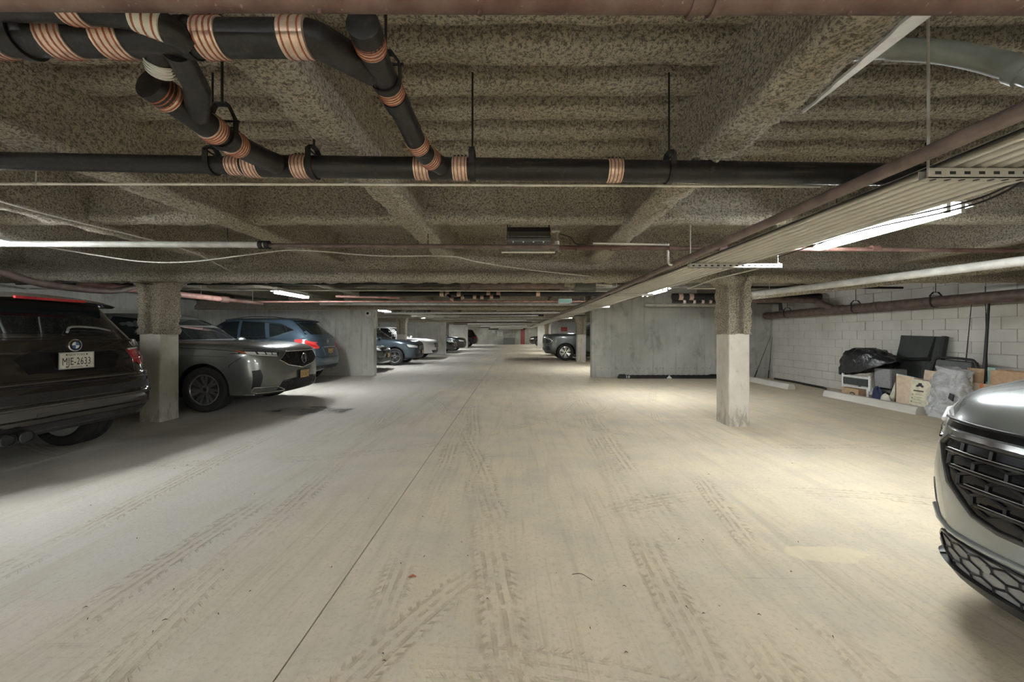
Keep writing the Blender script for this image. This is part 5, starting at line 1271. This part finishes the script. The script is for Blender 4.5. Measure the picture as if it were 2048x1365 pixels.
# walking frame / chair draped with a black bin bag
e = empty('bagged_chair', (7.2, 7.8, 0), 'folding camp chair draped with a crumpled black bin bag', 'chair')
for (x, y) in ((6.98, 8.28), (6.98, 7.70), (7.34, 8.30), (7.34, 7.72)):
    Geo().tube([(x, y, 0), (x - .02, y - .04, .24)], .022, 10).obj('leg', 'white' if x < 7.2 else 'greybox', e); Geo().tube([(x, y, 0), (x, y, .035)], .028, 10).obj('foot', 'black', e)
Geo().box(6.955, 6.985, 7.66, 8.26, .28, .42).obj('sling_panel', 'canvas', e, bevel=.006)
for z in (.24, .45): Geo().tube([(6.97, 7.64, z), (6.97, 8.28, z)], .016, 10).obj('cross_tube', 'white', e)
for y in (7.64, 8.26): Geo().tube([(6.97, y, .2), (6.97, y, .5)], .024, 10).obj('upright', 'white', e)
def bag(i, j):                                         # crumpled dome: left lobe hangs low, peak to the right
    u = 2*pi*i/56; t = j/26; 
    cy, cx = 7.86, 7.14; ay = .66 * (1 + .08*cos(u*2)); ax = .25
    r = sin(t*pi*.5) ** .6 if t < 1 else 1
    s_ = math.sin(min(1, t)*pi/2) ** .7
    y = cy + ay*s_*sin(u); x = cx + ax*s_*cos(u)
    side = (y - cy) / ay                               # + = towards far/left in view
    top = 1.06 - .10*(side - .1)**2 - (.10*max(0, -side - .2)) 
    hang = .56 + (.26*max(0, -side) if side < 0 else -.10*side)
    z = hang + (top - hang) * (cos(min(1, t)*pi/2) ** .55)
    w_ = .035*nz((x, y, z), 6, 2) + .028*nz((x, y, z), 13, 7) + .03*abs(nz((y*2, z*3, x), 2.5, 4))
    return (x + w_*cos(u), y + w_*sin(u), z + w_*.7 - .015)
Geo().grid(bag, 56, 27, True).obj('bin_bag', 'bag', e, smooth=50)
tag(Geo().box(7.04, 7.36, 7.29, 7.63, .298, .66).obj('storage_bin', 'greybox', bevel=.012), 'grey plastic bin tucked under the black bin bag', 'bin')
e = empty('crate', (7.3, 7.46, 0), 'dark slatted crate below the grey plastic bin', 'crate')
for k in range(3): Geo().box(7.04, 7.36, 7.29, 7.63, .03 + .09*k, .085 + .09*k).obj('slat', 'steel_dark', e, bevel=.004)
for y in (7.31, 7.61): Geo().box(7.05, 7.35, y - .015, y + .015, 0, .30).obj('post', 'black', e)
def carton(name, x0, x1, y0, y1, h, mat, label, a=0, flaps=True, z0=0, hollow=True):
    M = rotz((x0+x1)/2, (y0+y1)/2, a); hx, hy = (x1-x0)/2, (y1-y0)/2; e = empty(name, ((x0+x1)/2, (y0+y1)/2, z0), label, 'box'); t = .006
    for (a0, a1, b0, b1) in ((-hx, -hx+t, -hy, hy), (hx-t, hx, -hy, hy), (-hx+t, hx-t, -hy, -hy+t), (-hx+t, hx-t, hy-t, hy)):
        Geo().box(a0, a1, b0, b1, z0, z0 + h, M).obj('side', mat, e)
    Geo().box(-hx+t, hx-t, -hy+t, hy-t, z0, z0 + t, M).obj('bottom', 'carton_in', e)
    if not hollow: Geo().box(-hx+t, hx-t, -hy+t, hy-t, z0 + h - t, z0 + h, M).obj('top', mat, e)
    return e, M, hx, hy
e, M, hx, hy = carton('cardboard_box', 6.87, 7.02, 7.78, 8.18, .215, 'cardboard', 'small brown carton with printed arrow under the bagged chair', 0, hollow=False)
g = Geo().tube([M @ Vector((-hx - .002, -.06 + .05*cos(k*.4), .11 + .03*sin(k*.4))) for k in range(14)], .008, 6); g.obj('printed_mark', 'ink', e)
# cloth and sacks
def sack(name, cx, cy, rx, ry, h, mat, label, seed, cat, flat=.5):
    def fn(i, j):
        u = 2*pi*i/28; t = j/12; s_ = sin(pi*(t*.5 + .0)) if False else (1 - t**2.2)**.5 if t < 1 else 0
        k = 1 + .22*nz((cos(u)*1.5, sin(u)*1.5, t*2), 1.4, seed); return (cx + rx*s_*k*cos(u), cy + ry*s_*k*sin(u), h*(t**.8)*(1 + .2*nz((cos(u), sin(u), t), 2, seed)))
    g = Geo().grid(fn, 28, 13, True); return tag(g.obj(name, mat, smooth=60), label, cat)
sack('cloth_bundle', 6.945, 7.44, .07, .11, .30, 'navycloth', 'navy cloth bundle stuffed in front of the crate', 3, 'cloth')
sack('plastic_sack', 6.86, 7.19, .055, .10, .22, 'cream', 'cream plastic sack slumped behind the wheel stop', 8, 'bag')
# leaning flat cartons
def slab(name, pts, th, mat, label, cat):              # pts: 4 corners of the front face (a,b,c,d); thickness away from lane
    a = [Vector(p) for p in pts]; n = (a[1]-a[0]).cross(a[3]-a[0]).normalized(); n = n if n.x > 0 else -n
    g = Geo(); g.v = a + [p + n*th for p in a]
    for q in ((0,1,2,3), (7,6,5,4), (0,4,5,1), (1,5,6,2), (2,6,7,3), (3,7,4,0)): g.face(*q)
    return tag(g.obj(name, mat, bevel=.004), label, cat)
slab('leaning_board', [(6.95, 7.29, 0), (6.95, 7.17, 0), (7.10, 7.17, .58), (7.10, 7.21, .58)], .02, 'label_pale', 'pale triangular card leaning beside the tall carton', 'card')
e = empty('tall_carton', (7.0, 6.9, 0), 'pale tall carton with blue tape edge leaning on the stack', 'box')
def quad(e_, name, pts, th, mat):
    a = [Vector(p) for p in pts]; n = (a[1]-a[0]).cross(a[3]-a[0]).normalized(); n = n if n.x > 0 else -n
    g = Geo(); g.v = a + [p + n*th for p in a]
    for q in ((0,1,2,3), (7,6,5,4), (0,4,5,1), (1,5,6,2), (2,6,7,3), (3,7,4,0)): g.face(*q)
    return g.obj(name, mat, e_)
quad(e, 'front_board', [(6.86, 7.0, 0), (6.86, 6.76, 0), (6.98, 6.80, .57), (6.98, 7.12, .60)], .16, 'kraft')
quad(e, 'blue_tape', [(6.973, 7.12, .565), (6.973, 6.80, .535), (6.985, 6.80, .575), (6.985, 7.12, .605)], .17, 'tape_blue')
quad(e, 'dark_edge', [(6.857, 7.02, 0), (6.857, 7.0, 0), (6.977, 7.12, .57), (6.977, 7.135, .57)], .16, 'brown_ink')
e = empty('printed_carton', (6.95, 6.6, 0), 'pale printed carton with blue tape and a small dark emblem', 'box')
quad(e, 'front_board', [(6.82, 6.748, 0), (6.82, 6.44, 0), (6.92, 6.46, .53), (6.92, 6.785, .55)], .15, 'label_pale')
quad(e, 'blue_tape', [(6.914, 6.785, .50), (6.914, 6.46, .475), (6.924, 6.46, .515), (6.924, 6.787, .545)], .155, 'tape_blue')
def on_face(y, z): return Vector((6.82 + .10*z/.54 - .003, y, z))
def facepoly(name, pts, mat):
    g = Geo(); g.v = [on_face(y, z) for y, z in pts] + [on_face(y, z) + Vector((.006, 0, 0)) for y, z in pts]; n = len(pts); g.face(*range(n)); g.face(*[n + k for k in range(n)][::-1])
    for i in range(n): g.face(i, (i+1) % n, n + (i+1) % n, n + i)
    return g.obj(name, mat, e)
facepoly('emblem', [(6.69, .42), (6.69, .45), (6.665, .46), (6.655, .49), (6.61, .49), (6.60, .46), (6.575, .45), (6.575, .42), (6.60, .42), (6.615, .435), (6.645, .435), (6.66, .42)], 'ink')
facepoly('title_bar', [(6.72, .345), (6.56, .345), (6.56, .365), (6.72, .365)], 'brown_ink')
for k in range(3): facepoly('print_dot', [(6.735, .30 - .06*k), (6.71, .30 - .06*k), (6.71, .275 - .06*k), (6.735, .275 - .06*k)], 'olive_print')
for k in range(4): facepoly('print_line', [(6.69, .30 - .045*k), (6.56, .295 - .045*k), (6.56, .288 - .045*k), (6.69, .293 - .045*k)], 'olive_print')
facepoly('print_field', [(6.745, .06), (6.745, .12), (6.66, .10), (6.55, .09), (6.46, .06), (6.46, .01), (6.70, .01)], 'olive_print')
slab('round_top_board', [(7.12, 6.86, 0), (7.12, 6.56, 0), (7.2, 6.56, .68), (7.2, 6.84, .70)], .02, 'kraft', 'tan board standing behind the printed carton', 'board')
# dark canvas screen leaning on the wall
e = empty('canvas_screen', (7.6, 7.3, 0), 'charcoal canvas covered folding screen leaning on the block wall', 'screen')
quad(e, 'panel', [(7.42, 7.70, 0), (7.42, 6.94, 0), (7.64, 6.94, 1.28), (7.64, 7.70, 1.30)], .05, 'canvas')
quad(e, 'upper_cover', [(7.50, 7.66, .86), (7.50, 7.08, .90), (7.612, 7.06, 1.27), (7.612, 7.66, 1.29)], .03, 'canvas')
quad(e, 'seam_band', [(7.52, 7.67, .80), (7.52, 7.07, .85), (7.548, 7.07, .875), (7.548, 7.67, .83)], .02, 'black')
quad(e, 'side_edge', [(7.40, 6.96, .0), (7.40, 6.90, .0), (7.63, 6.90, 1.29), (7.63, 6.96, 1.29)], .07, 'black')
# black suitcase / folded chair behind plastic bag
e = empty('folded_chair', (7.35, 6.5, 0), 'black folded chair with rounded tube frame behind the plastic wrapped bundle', 'chair')
Geo().tube(bez([(7.30, 6.84, 0), (7.33, 6.85, .60), (7.34, 6.80, .86), (7.35, 6.70, .92), (7.35, 6.34, .915), (7.35, 6.22, .87), (7.34, 6.18, .62), (7.30, 6.18, 0)], 6), .022, 10).obj('tube_frame', 'black', e, smooth=50)
Geo().tube(bez([(7.38, 6.80, .1), (7.40, 6.80, .78), (7.41, 6.70, .86), (7.41, 6.32, .86), (7.40, 6.22, .78), (7.38, 6.22, .1)], 6), .016, 10).obj('rear_frame', 'black', e, smooth=50)
quad(e, 'seat_panel', [(7.31, 6.80, .15), (7.31, 6.24, .15), (7.34, 6.26, .86), (7.34, 6.78, .88)], .03, 'steel_dark')
# plastic wrapped bundle
e = empty('wrapped_bundle', (6.85, 6.15, 0), 'bundle wrapped in crinkled clear plastic beside the cartons', 'bundle')
def wrap(i, j):
    u = 2*pi*i/110; t = j/60; cx, cy = 6.80, 6.085; k = abs(cos(u))**.5*(1 if cos(u) > 0 else -1); s_ = abs(sin(u))**.5*(1 if sin(u) > 0 else -1)
    z = .80*min(1, t*1.12); cap = 1 if t < .88 else max(0, 1 - ((t-.88)/.12)**2)**.5
    hx = (.12 - .03*t) * cap; hy = (.265 - .04*t + .02*sin(t*5)) * cap
    y = cy + hy*s_; x = cx + .07*t + hx*k; top = .80 - .18*max(0, (cy - y + .10)); z = top*min(1, t*1.12)
    w_ = .030*nz((x, y, z), 5, 4) + .045*abs(nz((x, y, z*.7), 8, 6)) + .03*abs(nz((x, y*.7, z), 17, 1)) - .015
    return (x + w_*k, y + w_*s_, max(.003, z + (w_*.6 if t > .1 else 0)))
Geo().grid(wrap, 110, 61, True).obj('plastic_wrap', 'clearbag', e, smooth=25)
quad(e, 'wrapped_board', [(6.74, 6.30, .02), (6.74, 5.94, .02), (6.82, 5.96, .60), (6.82, 6.30, .68)], .08, 'greypipe')
quad(e, 'dark_fold', [(6.675, 6.00, .34), (6.675, 5.94, .30), (6.69, 5.94, .40), (6.69, 5.99, .42)], .02, 'ink')
sack('dark_bag', 6.945, 5.72, .075, .08, .22, 'bag', 'small dark bag on the floor beside the wrapped bundle', 12, 'bag')
# open carton with flaps
e, M, hx, hy = carton('open_carton', 7.05, 7.45, 5.45, 6.10, .58, 'kraft', 'open brown carton with orange tape and raised flaps', 0)
quad(e, 'flap', [(7.050, 6.07, .575), (7.050, 5.86, .575), (7.090, 5.88, .80), (7.090, 6.10, .80)], .006, 'cardboard')
quad(e, 'flap', [(7.050, 5.78, .575), (7.050, 5.40, .575), (7.020, 5.34, .79), (7.020, 5.75, .80)], .006, 'cardboard')
quad(e, 'flap', [(7.450, 6.08, .575), (7.450, 5.42, .575), (7.520, 5.38, .78), (7.520, 6.10, .78)], .006, 'cardboard')
Geo().box(7.046, 7.052, 5.86, 5.90, .02, .578).obj('orange_tape', 'tape_orange', e)
for (y0, y1) in ((5.93, 6.03), (5.66, 5.82)):
    Geo().box(7.046, 7.051, y0, y1, .425, .44).obj('printed_bar', 'brown_ink', e); Geo().box(7.046, 7.051, y0 + .01, y1 - .01, .40, .412).obj('printed_bar', 'brown_ink', e)
tag(Geo().box(7.16, 7.19, 5.80, 5.90, .02, .82).obj('teal_card', 'teal', bevel=.002), 'pale teal card standing in the open carton', 'card')
# fishing rods and poles
def rod(a, b, r0, r1, label, rings=True):
    a, b = Vector(a), Vector(b); e = empty('fishing_rod', a, label, 'rod', 'fishing rods against the block wall')
    Geo().tube([a, a.lerp(b, .3), b], [r0, r0*.8, r1], 8).obj('blank', 'black', e)
    Geo().tube([a, a.lerp(b, .18)], r0*1.7, 10).obj('grip', 'black', e)
    for t in (.35, .5, .65, .8): 
        p = a.lerp(b, t); Geo().tube([p, p + Vector((-.02, -.01, 0))], .004, 6).obj('guide', 'galv', e)
    return e
rod((7.45, 6.50, 0.02), (7.70, 6.55, 2.0), .011, .004, 'slim fishing rod standing behind the folded chair')
rod((7.5, 6.17, 0.02), (7.60, 6.29, 2.1), .012, .004, 'tall dark fishing rod standing behind the open carton')
tag(Geo().tube([(7.2, 6.02, .03), (7.31, 6.05, .95), (7.415, 6.09, 1.80)], [.028, .022, .016], 10).obj('thick_pole', 'black', smooth=50), 'thick dark pole leaning from the open carton to the wall drain', 'pole')
rod((7.5, 11.50, .02), (7.70, 11.62, 1.25), .010, .004, 'slim rod standing in the corner of the block wall')
rod((7.15, 11.60, .02), (7.68, 11.66, 1.28), .010, .004, 'slim rod leaning into the corner from the shear wall')
run('black_hose', bez([(7.55, 11.3, .03), (7.58, 10.6, .03), (7.5, 10.0, .03), (7.45, 9.4, .03), (7.35, 9.2, .03)], 6), .028, 'black', 'black hose lying along the foot of the block wall', 'hose')
# far wall furniture
e = empty('door_1', (.95, 48.95, 0)); e['kind'] = 'structure'
Geo().box(.85, 1.35, 48.92, 49.0, 0, 1.95).obj('door_leaf', 'door_red', e)
def sign(name, px, py, w_, h_, Y, mat, label, lines=0):
    c_ = P(px, py, Y); e = empty(name, (c_.x, Y, c_.z - h_/2), label, 'sign'); Geo().box(c_.x - w_/2, c_.x + w_/2, Y - .02, Y + .01, c_.z - h_/2, c_.z + h_/2).obj('board', mat, e)
    for k in range(lines): 
        z = c_.z + h_/2 - h_*(k + .5)/lines; Geo().box(c_.x - w_*.4, c_.x + w_*.4, Y - .026, Y - .018, z - h_*.04, z + h_*.04).obj('print_line', 'ink', e)
sign('wall_sign', 1000, 668, .62, .62, 48.98, 'white', 'white printed sign on the far wall', 4)
sign('wall_box', 987, 664, .40, .34, 48.98, 'greypipe', 'grey box on the far wall beside the white sign')
sign('wall_box', 1012, 666, .30, .26, 48.98, 'greybox', 'dark small box on the far wall beyond the white sign')
sign('red_notice', 1128, 659, .42, .26, 25.18, 'sign_red', 'red notice on the second right shear wall', 2)
sign('white_notice', 1119, 659, .16, .22, 25.18, 'white', 'small white notice beside the red notice', 1)
tag(Geo().box(-1.3, .1, 48.0, 48.9, .02, .75).box(-1.32, .12, 47.98, 48.92, .75, .80).obj('dark_bin', 'steel_dark', bevel=.02), 'dark low bin standing against the far wall', 'bin')
# bits of debris on the floor
random.seed(21)
for k in range(46):
    px, py = random.uniform(60, 1800), random.uniform(850, 1330)
    Y = F*CAMH/(py - CYP); X = (px - CXP)/F*Y
    a = random.uniform(0, pi); l = random.uniform(.004, .011)
    tag(Geo().tube([(X - l*cos(a), Y - l*sin(a), .003), (X, Y + .003, .006), (X + l*cos(a), Y + l*sin(a), .003)], [.001, .0025, .001], 5).obj('leaf_scrap', 'brown_ink'), 'tiny dry leaf scrap lying on the dusty floor', 'debris', 'leaf scraps on the floor')
tag(Geo().tube(bez([(.32, 2.15, .003), (.37, 2.15, .006), (.42, 2.10, .003)], 5), .0015, 6).obj('twig', 'ink'), 'thin dark twig lying on the tyre tracks', 'debris')
tag(Geo().tube([(-.575, 2.125, .003), (-.555, 2.135, .008), (-.535, 2.13, .003)], [.003, .006, .003], 6).obj('orange_scrap', 'clamp'), 'small orange scrap lying near the floor joint', 'debris')
